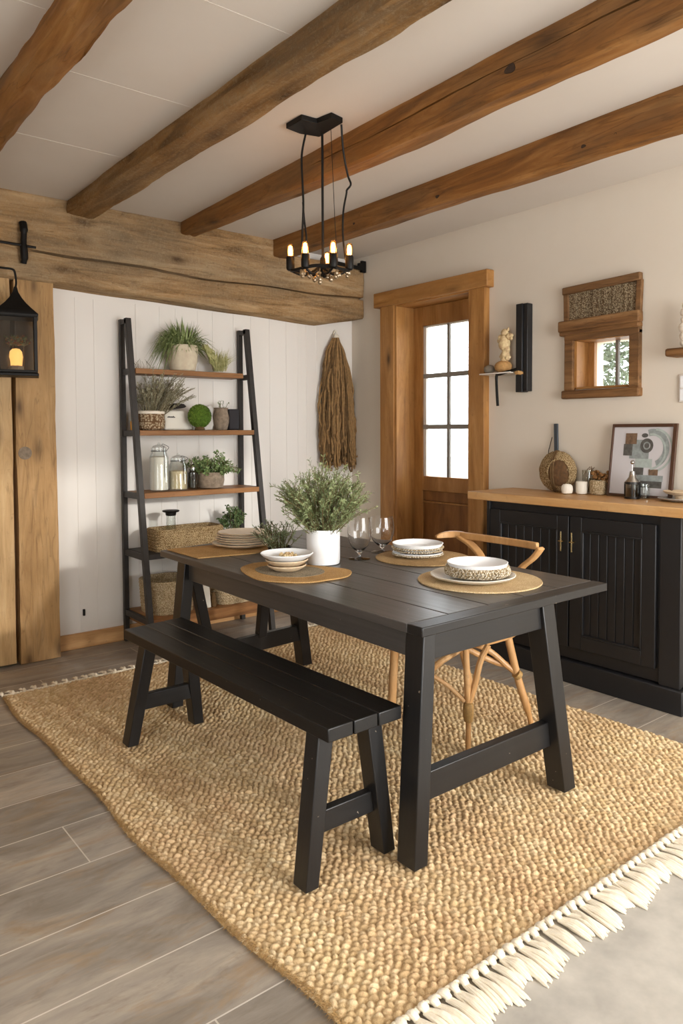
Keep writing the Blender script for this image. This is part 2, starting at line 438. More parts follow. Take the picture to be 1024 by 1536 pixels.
struct('wall_back', MB().box(XL-.2, W+.25, D, D+.2, 0, ZC), 'panelwhite', smooth=0)
mb = MB()
for x in (1.522, 1.634, 1.90, 2.059, 2.17, 2.33, 2.44, 2.60, 2.74, 2.894, 3.037, 3.138, 3.216, 3.309):
    mb.box(x-.005, x+.005, D-.0032, D+.001, .09, 2.10)
struct('trim_2', mb, 'panelwhite', smooth=0, bevel=.0015)
struct('baseboard_back', MB().box(1.38, W, D-.02, D+.001, 0, .092), 'base', bevel=.003)
# right wall with door and window openings
mb = MB(); T = .28
DY0, DY1, DZ = 3.20, 3.90, 2.205
WY0, WY1, WZ0, WZ1 = 2.10, 2.44, 1.535, 1.81
mb.box(W, W+T, DY1, D+.2, 0, ZC); mb.box(W, W+T, DY0, DY1, DZ, ZC); mb.box(W, W+T, WY1, DY0, 0, ZC)
mb.box(W, W+T, WY0, WY1, 0, WZ0); mb.box(W, W+T, WY0, WY1, WZ1, ZC); mb.box(W, W+T, YN-.2, WY0, 0, ZC)
struct('wall_right', mb, 'paint', smooth=0)
# wall behind / left of the camera with large near window; left window is added for fill
mb = MB()
NX0, NX1, NZ0, NZ1 = 1.25, 3.45, .3, 2.3
mb.box(XL-.2, NX0, YN-.2, YN, 0, ZC); mb.box(NX1, W+.25, YN-.2, YN, 0, ZC); mb.box(NX0, NX1, YN-.2, YN, 0, NZ0); mb.box(NX0, NX1, YN-.2, YN, NZ1, ZC)
struct('wall_near', mb, 'paint', smooth=0)
mb = MB()
LY0, LY1 = -.6, 1.3
mb.box(XL-.2, XL, YN-.2, LY0, 0, ZC); mb.box(XL-.2, XL, LY1, D+.2, 0, ZC); mb.box(XL-.2, XL, LY0, LY1, 0, .6); mb.box(XL-.2, XL, LY0, LY1, 2.2, ZC)
struct('wall_left', mb, 'paint', smooth=0)
wn = sempty('window_2', ((NX0+NX1)/2, YN-.1, NZ0))
mb = MB(); fwd = .05
mb.box(NX0, NX1, YN-.13, YN-.08, NZ0, NZ0+fwd); mb.box(NX0, NX1, YN-.13, YN-.08, NZ1-fwd, NZ1)
for k in range(5):
    x = lerp(NX0, NX1-fwd, k/4); mb.box(x, x+fwd, YN-.13, YN-.08, NZ0+fwd, NZ1-fwd)
for z in (1.0, 1.65): mb.box(NX0, NX1, YN-.12, YN-.09, z-.015, z+.015)
obj('window_frame', mb, 'pinez', wn)
wl = sempty('window_fill', (XL-.1, (LY0+LY1)/2, .6))  # unseen window, added to let in fill light
mb = MB()
mb.box(XL-.13, XL-.08, LY0, LY1, .6, .65); mb.box(XL-.13, XL-.08, LY0, LY1, 2.15, 2.2)
for k in range(4):
    y = lerp(LY0, LY1-.05, k/3); mb.box(XL-.13, XL-.08, y, y+.05, .65, 2.15)
obj('window_frame', mb, 'pinez', wl)

# ------------------------------------------------------------------ timbers
def rough_beam(x0f, x1f, z0f, ya, yb, seed, n=120, amp=.006, ztop=ZC+.03, crack=None):
    """beam along y with a slightly wandering hand-hewn section"""
    mb = MB(); k = 5
    ring = None; vs = []; m = 0
    for i in range(n+1):
        y = lerp(ya, yb, i/n); x0, x1, z0 = x0f(y), x1f(y), z0f(y)
        def nz(a, b): return noise.noise(Vector((a*3.1+seed, y*2.3, b*2.7)))*amp*1.6 + noise.noise(Vector((a*9+seed, y*9, b*9)))*amp*.5
        pts = []
        c = .010
        side = [(x0, lerp(ztop, z0+c, t/k)) for t in range(1, k+1)]
        if crack:
            f_ = crack[0]+.03*math.sin(y*3.1)+.015*math.sin(y*9); zc = lerp(ZC, z0, f_); dp = .03*max(0, min(1, (crack[1]-y)*2))*max(0, min(1, (y-.2)*2)); w_ = .0025+.0015*math.sin(y*7)
            side = [(x0, lerp(ZC, zc, .5)), (x0, zc+w_+.003), (x0, zc+w_), (x0+dp, zc+w_*.4), (x0+dp, zc-w_*.4), (x0, zc-w_), (x0, zc-w_-.003), (x0, lerp(zc, z0, .5)), (x0, z0+c)]
        sec = [(x0, ztop)]+side+[(x0+c, z0)]+[(lerp(x0+c, x1-c, t/k), z0) for t in range(1, k+1)]+[(x1, z0+c)]+[(x1, lerp(z0+c, ztop, t/k)) for t in range(1, k+1)]
        m = len(sec)
        for j, (x, z) in enumerate(sec):
            jj = 2 if crack and j < 10 else j
            dz = nz(jj*.7, 1) if 0 < j < m-1 and not (crack and j < 10) else 0
            vs.append((x+nz(jj*.7, 5), y, z+dz))
    fs = [(i*m+j, (i+1)*m+j, (i+1)*m+(j+1) % m, i*m+(j+1) % m) for i in range(n) for j in range(m)]
    fs += [tuple(range(m)), tuple(n*m+j for j in range(m-1, -1, -1))]
    return mb.add(vs, fs)
YB = D-.15
def cl(y, a, b, va, vb): return lerp(va, vb, min(1, max(0, (y-a)/(b-a))))
b1 = obj('ceiling_beam', rough_beam(lambda y: .757, lambda y: .885, lambda y: 2.525, YN, YB, 1.1, amp=.012), 'beam')
tag(b1, 'rough oak ceiling beam at upper left, nearest the lantern side of the room', 'beam')
b2 = obj('ceiling_beam', rough_beam(lambda y: 1.435, lambda y: cl(y, 1.8, 4.2, 1.60, 1.59), lambda y: cl(y, 1.8, 4.3, 2.528, 2.535), YN, YB, 5.3, amp=.008), 'beam2')
tag(b2, 'greyish brown oak ceiling beam running just left of the black pendant lamp mount', 'beam')
b3 = obj('ceiling_beam', rough_beam(lambda y: cl(y, 1.3, 4.35, 2.05, 2.142), lambda y: cl(y, 1.1, 4.35, 2.14, 2.25), lambda y: cl(y, 2.4, 4.35, 2.462, 2.545), YN, YB, 9.2, amp=.005, crack=(.42, 2.9)), 'beam')
tag(b3, 'deep honey brown ceiling beam with round knot, passing just right of the pendant lamp mount', 'beam')
b4 = obj('ceiling_beam', rough_beam(lambda y: cl(y, 1.4, 3.5, 2.807, 2.83), lambda y: cl(y, 1.4, 3.5, 2.865, 2.965), lambda y: cl(y, 1.4, 3.6, 2.452, 2.50), YN, YB, 13.2, amp=.005), 'beam')
tag(b4, 'honey brown ceiling beam closest to the wall with the glazed door', 'beam')
# knot on beam 3 & split line
def side_knot(beam, x, y, z, r, el=1.3, mat='beamknot'):
    k3 = MB(); k3.lathe((0, 0, 0), [(r*1.05, 0), (r, .0015), (r*.7, .0022), (r*.3, .0012), (0, .002)], 20, lambda a, q: 1+.12*math.sin(3*a+y*9))
    k3.v = [(x-p[2], y+p[0]*el, z+p[1]) for p in k3.v]; obj('knot', k3, mat, beam)
M['beamknot'] = plain('DarkKnotWood', '#33200f', .8, 0, 90, .6, .4)
side_knot(b3, 2.056, 1.64, 2.535, .015, 1.5)
for yy, zz, r in ((1.85, 2.515, .007), (1.70, 2.52, .005), (2.72, 2.52, .008), (3.4, 2.53, .006)): side_knot(b4, 2.812 if yy < 2.4 else 2.822, yy, zz, r, 1.6)

# big weathered wall beam across the back wall
def wall_beam():
    n = 110; k = 12; vs = []
    xa, xb = XL, W-.006; yf = D-.147
    for i in range(n+1):
        x = lerp(xa, xb, i/n)
        zb = 2.14 if x < 1.4 else lerp(2.14, 2.085, (x-1.4)/1.9)
        if x > 3.29: zb = lerp(2.085, 2.15, (x-3.29)/.35)
        zt = ZC+.02 if x < 2.96 else (2.535)
        if x > 3.55: zt = 2.535-(x-3.55)*.15
        crack = lerp(2.283, 2.262, 0)+.012*math.sin(x*2.1)+.006*math.sin(x*7+1)+ (.02 if x < 1.9 else .02-(x-1.9)*.012)
        sec = [(D+.02, zt), (yf+.012, zt)]
        cw_ = .005+.006*(.5+.5*math.sin(x*3.3+2))
        zs = list(np.linspace(zt-.012, crack+cw_+.007, 6))+[crack+cw_, crack+cw_*.6, crack-cw_*.6, crack-cw_]+list(np.linspace(crack-cw_-.007, zb+.012, 5))
        for z in zs:
            d = 0
            if abs(z-crack) < cw_*.7: d = .05 if x > 1.22 else .006
            elif abs(z-crack) < cw_*1.05: d = .003
            nn = noise.noise(Vector((x*2.2, z*6, 3)))*.010+noise.noise(Vector((x*11, z*17, 1)))*.005
            sec.append((yf+d+nn, z))
        zw = noise.noise(Vector((x*2.7, 0, 9)))*.008
        sec += [(yf+.012, zb+zw), (D+.02, zb+zw)]
        m = len(sec)
        vs += [(x, yy, z) for yy, z in sec]
    fs = [(i*m+j, i*m+(j+1) % m, (i+1)*m+(j+1) % m, (i+1)*m+j) for i in range(n) for j in range(m)]
    fs += [tuple(range(m-1, -1, -1)), tuple(n*m+j for j in range(m))]
    return MB().add(vs, fs)
wb = obj('timber_wall_beam', wall_beam(), 'wallbeam', smooth=50)
tag(wb, 'huge weathered grey brown timber with a long crack across the top of the back wall', 'beam')
# iron clamp and strap on the beam
cp = thing('iron_clamp', 'short black hammered iron clamp bolted on the weathered timber above the lantern', 'clamp', (1.188, 4.26, 2.22))
mb = MB(); mb.tube(bez([(1.188, 4.262, 2.225), (1.19, 4.25, 2.26), (1.187, 4.25, 2.33), (1.19, 4.25, 2.40), (1.188, 4.262, 2.445)], 5), [.016]*4+[.02]*6+[.016]*5+[.021]*6, 10)
obj('strap', mb, 'iron', cp)
mb = MB(); mb.tube([(1.0, 4.25, 2.322), (1.10, 4.246, 2.320), (1.25, 4.246, 2.316)], .007, 8)
obj('rod', mb, 'iron', cp)
cp = thing('iron_bracket', 'black iron strap and hook at the right end of the weathered timber', 'bracket', (3.5, 4.26, 2.50))
mb = MB(); mb.bar((3.25, 4.25, 2.53), (3.63, 4.25, 2.515), .012, .025); mb.box(3.60, 3.64, 4.245, 4.265, 2.49, 2.575); mb.box(3.575, 3.60, 4.245, 4.27, 2.525, 2.555)
obj('strap', mb, 'iron', cp)

# two upright planks at the left
def plank(x0, x1, y0, y1, z0, z1, seed, amp=.006, sk=0):
    n = 60; k = 5; vs = []
    for i in range(n+1):
        z = lerp(z0, z1, i/n); s_ = sk*(1-i/n)
        e = lambda q: noise.noise(Vector((q*5+seed, z*2.0, 1)))*amp+noise.noise(Vector((q*5+seed, z*9.0, 1)))*amp*.4
        sec = [(lerp(x0, x1, t/k)+(e(0) if t == 0 else e(1) if t == k else 0)+s_*t/k, y0+e(2+t)*.4) for t in range(k+1)]
        sec += [(x1+e(1)+s_, y1), (x0+e(0), y1)]
        m = len(sec); vs += [(a, b, z) for a, b in sec]
    fs = [(i*m+j, i*m+(j+1) % m, (i+1)*m+(j+1) % m, (i+1)*m+j) for i in range(n) for j in range(m)]
    fs += [tuple(range(m-1, -1, -1)), tuple(n*m+j for j in range(m))]
    return MB().add(vs, fs)
p1 = thing('timber_plank', 'wide upright oak plank with large round dark knot, beside the white wall', 'plank', (1.25, 4.3, 0))
obj('board', plank(1.145, 1.355, 4.30, D-.004, .004, 2.16, 2.0, sk=.008), 'post', p1)
mb = MB(); mb.lathe((0, 0, 0), [(.036, -.004), (.036, .003), (.024, .006), (.0, .007)], 24)
mb.v = [(1.187+a, 4.300-c, 1.185+b) for a, b, c in mb.v]; mb.f = [tuple(reversed(f)) for f in mb.f]
obj('knot', mb, 'potgrey', p1, label='round dark grey knot')
p2 = obj('timber_plank', plank(.86, 1.122, 4.30, D-.004, .015, 2.16, 7.0, sk=.0), 'post2')
tag(p2, 'paler upright oak plank at the far left edge, behind the lantern', 'plank')
struct('trim_3', plank(XL, .845, 4.30, D, 0, 2.16, 17.0), 'post')
mb = MB().box(1.535, 1.548, D-.014, D, .192, .232)
tag(obj('cord_holder', mb, 'iron', bevel=.003), 'tiny black cord clip low on the white wall left of the shelf', 'clip')

# ------------------------------------------------------------------ door in right wall
dr = sempty('door_1', (W, 3.5, 0))
f_ = W-.05
obj('door_casing', MB().box(f_, W+.01, 3.90, 4.045, 0, 2.20), 'pinez', dr, bevel=.004)
obj('door_casing', MB().box(f_, W+.01, 3.065, 3.195, 0, 2.20), 'pinez', dr, bevel=.004)
obj('door_lintel', MB().box(W-.065, W+.01, 3.03, 4.10, 2.198, 2.305), 'piney', dr, bevel=.006)
obj('door_jamb', MB().box(W-.04, W+T, 3.878, 3.905, 0, 2.205), 'pinez', dr, bevel=.002)
obj('door_jamb', MB().box(W-.04, W+T, 3.19, 3.205, 0, 2.205), 'pinez', dr, bevel=.002)
obj('door_jamb', MB().box(W-.04, W+T, 3.205, 3.878, 2.188, 2.212), 'piney', dr, bevel=.002)
XD = W+.13
gy0, gy1, gz0, gz1 = 3.29, 3.785, .975, 2.05
mb = MB()
mb.box(XD, XD+.045, gy1, 3.878, .01, 2.188); mb.box(XD, XD+.045, 3.205, gy0, .01, 2.188)
mb.box(XD, XD+.045, gy0, gy1, gz1, 2.188); mb.box(XD-.004, XD+.045, gy0, gy1, .872, gz0); mb.box(XD, XD+.045, gy0, gy1, .01, .14)
obj('door_leaf', mb, 'pinez', dr, bevel=.004)
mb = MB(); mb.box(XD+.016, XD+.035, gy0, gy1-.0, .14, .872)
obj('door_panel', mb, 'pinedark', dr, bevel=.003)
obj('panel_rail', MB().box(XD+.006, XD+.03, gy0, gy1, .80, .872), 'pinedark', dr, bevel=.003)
obj('panel_bead', MB().box(XD+.002, XD+.03, gy0, gy1, .785, .797), 'pinez', dr, bevel=.003)
gf = MB(); t = .012
gf.box(XD+.006, XD+.03, gy1-.028, gy1-.001, gz0, gz1); gf.box(XD+.006, XD+.03, gy0, gy0+.02, gz0, gz1)
gf.box(XD+.006, XD+.03, gy0, gy1, gz1-.012, gz1); 
obj('glazing_frame', gf, 'switch', dr, bevel=.002)
mu = MB()
for y in (3.545,): mu.box(XD+.006, XD+.028, y-t, y+t, gz0, gz1)
for z in (1.329, 1.692): mu.box(XD+.004, XD+.028, gy0, gy1, z-.016, z+.016)
obj('muntin', mu, 'muntin', dr, bevel=.003)
ys = [gy0+.02, 3.533, 3.557, gy1-.028]; zs = [gz0, 1.313, 1.345, 1.676, 1.708, gz1-.012]
for a in (0, 2):
    for b in (0, 2, 4):
        obj('glass_pane', MB().box(XD+.014, XD+.018, ys[a], ys[a+1], zs[b], zs[b+1]), 'pane', dr, smooth=0)

# ------------------------------------------------------------------ small window with woven blind
wi = sempty('window_1', (W, 2.27, 1.48))
f_ = W-.03
obj('window_casing', MB().box(f_, W+.005, 2.44, 2.495, 1.50, 1.83), 'blindwood', wi, bevel=.004)
obj('window_casing', MB().box(f_, W+.005, 2.042, 2.10, 1.50, 1.83), 'blindwood', wi, bevel=.004)
obj('window_head', MB().box(f_-.003, W+.005, 2.042, 2.495, 1.805, 1.85), 'blindwood', wi, bevel=.005)
sl = MB().box(W-.045, W+.005, 2.035, 2.505, 1.478, 1.525); obj('window_sill', sl, 'blindwood', wi, bevel=.008)
obj('window_jamb', MB().box(W-.01, W+.14, 2.425, 2.445, 1.53, 1.81), 'pinez', wi, bevel=.002)
obj('window_jamb', MB().box(W-.01, W+.14, 2.095, 2.105, 1.53, 1.81), 'pinez', wi, bevel=.002)
obj('window_jamb', MB().box(W-.01, W+.14, 2.10, 2.44, 1.53, 1.543), 'piney', wi, bevel=.002)
obj('window_jamb', MB().box(W-.01, W+.14, 2.10, 2.44, 1.80, 1.815), 'piney', wi, bevel=.002)
mb = MB(); x_ = W+.10
mb.box(x_, x_+.03, 2.385, 2.425, 1.543, 1.80); mb.box(x_, x_+.03, 2.105, 2.125, 1.543, 1.80)
obj('window_sash', mb, 'pinez', wi, bevel=.002)
obj('muntin', MB().box(x_-.004, x_+.02, 2.236, 2.252, 1.543, 1.80), 'muntin', wi, bevel=.002)
obj('glass_pane', MB().box(x_+.01, x_+.014, 2.125, 2.236, 1.543, 1.80), 'pane', wi, smooth=0)
obj('glass_pane', MB().box(x_+.01, x_+.014, 2.252, 2.385, 1.543, 1.80), 'pane', wi, smooth=0)
bl = thing('woven_blind', 'woven brown blind with wooden rails above the small window', 'blind', (W-.03, 2.27, 1.84))
obj('top_rail', MB().bar((W-.025, 2.505, 2.085), (W-.025, 2.035, 2.10), .035, .042), 'blindwood', bl, bevel=.006)
obj('side_rail', MB().slant((W-.02, 2.482, 1.88), (W-.02, 2.487, 2.07), .025, .032), 'blindwood', bl, bevel=.004)
obj('side_rail', MB().slant((W-.02, 2.052, 1.88), (W-.02, 2.045, 2.085), .025, .030), 'blindwood', bl, bevel=.004)
mb = MB()
for i in range(24):
    a0, a1 = i/24, (i+1)/24
    mb.box(W-.024+.003*math.sin(i*1.7), W-.012, lerp(2.062, 2.47, a0), lerp(2.062, 2.47, a1), 1.90, 2.075)
obj('woven_panel', mb, 'blindcloth', bl)
obj('lower_rail', MB().bar((W-.035, 2.52, 1.885), (W-.035, 2.03, 1.893), .05, .062), 'blindwood', bl, bevel=.008)
obj('lower_rail', MB().bar((W-.028, 2.515, 1.846), (W-.028, 2.035, 1.852), .05, .028), 'blindwood', bl, bevel=.008)

# ------------------------------------------------------------------ things on the right wall
hr = thing('hook_rack', 'tall black upright wall bar with a wooden peg, left of the woven blind', 'wall bar', (W-.03, 2.81, 1.53))
obj('bar', MB().box(W-.06, W, 2.765, 2.812, 1.53, 2.055).box(W-.05, W, 2.735, 2.765, 1.535, 2.055), 'blackcab', hr, bevel=.003)
mb = MB(); mb.tube([(W-.04, 2.775, 1.643), (W-.085, 2.775, 1.645), (W-.10, 2.775, 1.647)], [.013, .012, .016], 12); obj('peg', mb, 'cork', hr, bevel=.002)
ws = thing('wall_shelf', 'thin pale little wall shelf on a black iron bracket beside the door', 'shelf', (W-.06, 2.93, 1.64))
obj('board', MB().box(W-.13, W, 2.80, 3.035, 1.643, 1.651), 'switch', ws, bevel=.002)
mb = MB(); mb.bar((W-.11, 2.90, 1.640), (W-.11, 2.755, 1.664), .014, .016); mb.tube(bez([(W-.11, 2.90, 1.648), (W-.11, 2.915, 1.63), (W-.11, 2.912, 1.54), (W-.11, 2.905, 1.45)], 6), [.009]*8+[.0085]*11, 8)
obj('bracket', mb, 'iron', ws)
def lump(d): return 1+.10*noise.noise(d*1.7)+.04*noise.noise(d*5)
mb = MB(); mb.sphere((W-.07, 3.005, 1.679), .031, 20, 14, (1, 1.15, .92), lump); tag(obj('river_stone', mb, 'stonegrey', smooth=60), 'small dark grey brown stone at the left end of the little wall shelf', 'stone')
mb = MB(); mb.sphere((W-.07, 2.897, 1.688), .05, 24, 16, (1, 1.1, .78), lambda d: 1+.03*noise.noise(d*2)); mb.v = [(a, b, max(c, 1.6515)) for a, b, c in mb.v]
tag(obj('gourd', mb, 'cork', smooth=60), 'rounded tan dome on the little wall shelf, under the root figure', 'ornament')
def root_figure(c, s, mat):
    mb = MB(); x, y, z = c
    def bl_(p, r, sz=(1, 1, 1)): mb.sphere((x+p[0]*s, y+p[1]*s, z+p[2]*s), r*s, 14, 10, sz, lambda d: 1+.28*noise.noise(d*2.3+Vector(p)*40)+.12*noise.noise(d*7))
    mb.tube(bez([(x, y+.006*s, z), (x, y-.004*s, z+.05*s), (x, y+.004*s, z+.10*s), (x, y, z+.16*s)], 6), [.024*s, .025*s, .02*s, .022*s, .028*s, .03*s, .026*s, .022*s, .02*s, .024*s, .032*s, .036*s, .038*s, .038*s, .036*s, .032*s, .028*s, .024*s, .02*s], 12)
    for p, r in (((0, .03, .145), .022), ((0, -.03, .15), .02), ((0, .045, .13), .014), ((0, -.05, .155), .014), ((0, .0, .175), .024), ((0, .012, .10), .024), ((0, -.016, .07), .022), ((0, .02, .03), .018), ((0, -.022, .02), .020), ((0, -.05, .135), .01)): bl_(p, r)
    mb.tube(bez([(x, y+.02*s, z+.18*s), (x, y+.01*s, z+.195*s), (x, y-.02*s, z+.19*s), (x, y-.028*s, z+.21*s)], 4), [.009*s]*10+[.006*s, .004*s, .002*s], 8)
    return obj('root_figurine', mb, mat, smooth=70)
tag(root_figure((W-.07, 2.885, 1.724), .95, 'bone'), 'knobbly cream root figurine standing on the tan dome', 'figurine')
# right edge shelf
tag(obj('wall_shelf', plank(0, .28, 0, .11, 0, .042, 3) if False else MB().box(W-.115, W, 1.55, 1.86, 1.662, 1.702), 'blindwood', bevel=.010), 'short thick dark wooden wall shelf at the right edge of the picture', 'shelf')
mb = MB()
for i, (r, z) in enumerate(((.026, .0), (.030, .035), (.034, .075), (.024, .115), (.028, .15), (.02, .185))):
    mb.sphere((W-.065, 1.778, 1.727+z), r, 16, 10, (1, 1.05, .85), lambda d: 1+.15*noise.noise(d*3+Vector((z*50, 0, 0))))
tag(obj('shell_ornament', mb, 'cream', smooth=60), 'cream stacked shell ornament on the dark wall shelf', 'ornament')
sw = thing('light_switch', 'pale double light switch plate on the right wall under the dark shelf', 'switch', (W, 1.81, 1.50))
obj('plate', MB().box(W-.008, W, 1.765, 1.84, 1.438, 1.578), 'switch', sw, bevel=.003)
obj('rocker', MB().box(W-.012, W-.006, 1.775, 1.832, 1.512, 1.57), 'white', sw, bevel=.002)
obj('rocker', MB().box(W-.012, W-.006, 1.775, 1.832, 1.447, 1.505), 'white', sw, bevel=.002)

# ------------------------------------------------------------------ sideboard
sb = thing('sideboard', 'black painted sideboard with beadboard doors and brass handles along the right wall', 'cabinet', (3.45, 2.2, 0))
XF = 3.27
mb = MB()
mb.box(XF+.012, W-.002, 1.63, 2.755, .12, .903)
obj('carcass', mb, 'blackcab', sb, bevel=.002)
obj('plinth', MB().box(XF-.022, W-.002, 1.605, 2.77, 0, .115), 'blackcab', sb, bevel=.006)
obj('pilaster', MB().box(XF-.004, XF+.02, 1.628, 1.728, .115, .903), 'blackcab', sb, bevel=.003)
obj('pilaster', MB().box(XF-.004, XF+.02, 2.735, 2.757, .115, .903), 'blackcab', sb, bevel=.003)
def cab_door(y0, y1, hy):
    z0, z1 = .185, .86; st = .068; mb = MB(); xa, xb = XF-.010, XF+.014
    mb.box(xa, xb, y0, y0+st, z0, z1); mb.box(xa, xb, y1-st, y1, z0, z1); mb.box(xa, xb, y0+st, y1-st, z0, z0+st); mb.box(xa, xb, y0+st, y1-st, z1-st, z1)
    d = obj('door', mb, 'blackcab', sb, bevel=.0025)
    a, b = y0+st, y1-st; pn = MB(); n = 7
    for i in range(n):
        w_ = (b-a)/n; pn.box(xa+.011, xb, a+i*w_+.0022, a+(i+1)*w_-.0022, z0+st, z1-st)
    pn.box(xa+.016, xb, a, b, z0+st, z1-st)
    obj('beadboard_panel', pn, 'blackcab', d, bevel=.002)
    md = MB(); q = .010
    md.box(xa-.001, xa+.012, a, a+q, z0+st, z1-st); md.box(xa-.001, xa+.012, b-q, b, z0+st, z1-st); md.box(xa-.001, xa+.012, a, b, z0+st, z0+st+q); md.box(xa-.001, xa+.012, a, b, z1-st-q, z1-st)
    obj('moulding', md, 'blackcab', d, bevel=.003)
    h = MB(); h.tube([(xa-.028, hy, .682), (xa-.028, hy, .782)], .0042, 10); h.tube([(xa, hy, .732), (xa-.028, hy, .732)], .004, 8); h.tube([(xa-.028, hy-.014, .732), (xa-.028, hy+.014, .732)], .0035, 8)
    obj('handle', h, 'gold', d)
    return d
cab_door(1.745, 2.205, 2.176); cab_door(2.213, 2.725, 2.24)
wt = MB().prism([(3.235, 1.50), (W-.001, 1.50), (W-.001, 3.055), (3.40, 3.055) , (3.235, 2.875)] if False else [(3.235, 1.50), (W-.001, 1.50), (W-.001, 2.875), (3.235, 2.875)], .905, .95)
tag(obj('worktop', wt, 'worktop', bevel=.004), 'long honey coloured solid wood worktop lying on the black sideboard', 'worktop')

# ------------------------------------------------------------------ items on the worktop
ZT = .951
BKX, BKY, BKR = 3.575, 2.500, .118
bk = thing('round_basket', 'round woven basket tipped on its side on the worktop, brown hollow facing right', 'basket', (BKX, BKY, ZT))
mb = MB(); mb.sphere((BKX, BKY, ZT+.116), BKR, 64, 40, (.54, 1.0, 1.0), lambda d: 1+.012*math.sin(d.z*95))
mb.v = [(a, b, max(c, ZT+.001)) for a, b, c in mb.v]
obj('body', mb, 'seagrass', bk, smooth=60)
mb = MB()
for yy in (-.012, .0): mb.tube([(BKX-(.54*math.sqrt(max(0, BKR**2-yy**2)))*math.cos(a)-.002, BKY+yy, ZT+.116+math.sqrt(BKR**2-yy**2)*math.sin(a)) for a in np.linspace(-1.3, 1.45, 20)], .006, 7)
obj('rib', mb, 'strand2', bk)
def bsurf(y, z, e=.003):
    q = max(0, BKR**2-y*y-z*z); return (BKX-.54*math.sqrt(q)-e, BKY+y, max(ZT+.002, ZT+.116+z))
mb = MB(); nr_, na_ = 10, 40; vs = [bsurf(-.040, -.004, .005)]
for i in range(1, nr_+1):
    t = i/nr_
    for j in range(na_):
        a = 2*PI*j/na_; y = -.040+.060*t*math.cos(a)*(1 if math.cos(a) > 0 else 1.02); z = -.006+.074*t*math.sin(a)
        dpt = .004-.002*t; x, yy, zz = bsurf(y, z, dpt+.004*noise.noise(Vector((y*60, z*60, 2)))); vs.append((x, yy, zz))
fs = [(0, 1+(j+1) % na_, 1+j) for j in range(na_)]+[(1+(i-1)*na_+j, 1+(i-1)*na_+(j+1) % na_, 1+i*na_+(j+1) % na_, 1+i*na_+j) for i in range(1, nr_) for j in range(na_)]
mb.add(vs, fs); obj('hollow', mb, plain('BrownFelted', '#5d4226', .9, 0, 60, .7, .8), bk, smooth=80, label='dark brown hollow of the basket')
mb = MB()
mb.tube([bsurf(-.040-.062*math.cos(a), -.006+.077*math.sin(a), .005) for a in np.linspace(-.9, PI+.2, 26)], .005, 7)
obj('rim', mb, 'seagrass', bk)
pb = thing('utensil', 'slim blue grey metal handle standing upright behind the round basket', 'utensil', (3.636, 2.55, ZT))
obj('handle', MB().slant((3.636, 2.552, ZT+.20), (3.638, 2.558, ZT+.388), .010, .026).slant((3.640, 2.552, ZT), (3.640, 2.552, ZT+.205), .006, .02), plain('BlueGreySteel', '#4e555c', .45, .5), pb, bevel=.002)
mb = MB(); mb.tube(bez([(3.64, 2.59, ZT+.002), (3.64, 2.61, ZT+.20), (3.64, 2.60, ZT+.26), (3.64, 2.585, ZT+.31)], 5), .0022, 6); obj('wire', mb, 'iron', pb)
mb = MB(); mb.lathe((3.487, 2.378, ZT), [(.018, 0), (.028, .006), (.0315, .026), (.029, .044), (.020, .054), (.013, .055), (.010, .049), (0, .048)], 28)
tag(obj('candle_pot', mb, 'candle'), 'small round ivory candle in front of the round basket', 'candle')
cw = thing('white_cup', 'straight sided ivory cup between the round candle and the wicker jar', 'cup', (3.545, 2.325, ZT))
mb = MB(); mb.lathe((3.545, 2.325, ZT), [(.024, 0), (.030, .004), (.0315, .02), (.0315, .066), (.0295, .069), (.027, .066), (.026, .012), (0, .010)], 30); obj('cup', mb, 'candle', cw)
wj = thing('wicker_jar', 'cream wicker covered jar beside the picture frame', 'jar', (3.575, 2.245, ZT))
mb = MB(); mb.lathe((3.575, 2.245, ZT), [(.034, 0), (.041, .006), (.043, .03), (.043, .07), (.040, .078), (.036, .078), (.034, .02), (0, .015)], 40, lambda a, z: 1+.02*math.sin(a*20+z*300)); obj('sleeve', mb, 'seagrasspale', wj)
# clear tumbler with twigs and dried flowers
gv = thing('glass_tumbler', 'clear glass holding dark twigs behind the ivory cup', 'glass', (3.60, 2.31, ZT))
mb = MB(); mb.lathe((3.605, 2.325, ZT), [(.026, 0), (.030, .004), (.032, .13), (.0305, .13), (.0285, .006), (0, .005)], 28); obj('glass', mb, 'glass', gv)
mb = MB()
for i in range(7):
    a = random.uniform(0, 6.28); x, y = 3.605+.012*math.cos(a), 2.325+.012*math.sin(a)
    mb.tube(bez([(x, y, ZT+.008), (x+random.uniform(-.01, .01), y+random.uniform(-.02, .01), ZT+.1), (x+random.uniform(-.015, .015), y+random.uniform(-.04, .01), ZT+random.uniform(.13, .17))], 5), .0016, 5)
obj('twigs', mb, 'strand2', gv)
df = thing('dried_flowers', 'tuft of brown dried seed heads behind the wicker jar', 'dried flowers', (3.615, 2.235, ZT))
mb = MB()
for i in range(60):
    x = 3.608+random.uniform(-.02, .022); y = 2.24+random.uniform(-.045, .05); z = ZT+random.uniform(.075, .125)
    mb.sphere((x, y, z), random.uniform(.006, .011), 7, 5, (1, 1, 1), lambda d: 1+.4*noise.noise(d*4+Vector((i, 0, 0))))
obj('seed_heads', mb, plain('DriedSeedHead', '#8a6238', .95, 0, 80, .6, .6), df)
mb = MB()
for i in range(14):
    x = 3.608+random.uniform(-.012, .014); y = 2.24+random.uniform(-.03, .03)
    mb.tube([(x, y, ZT+.001), (x, y+random.uniform(-.01, .01), ZT+.09)], .0015, 5)
obj('stems', mb, 'strand2', df)
# leaning framed print
fr = thing('picture_frame', 'dark brown framed abstract grey collage print leaning on the wall', 'picture', (3.6, 2.0, ZT))
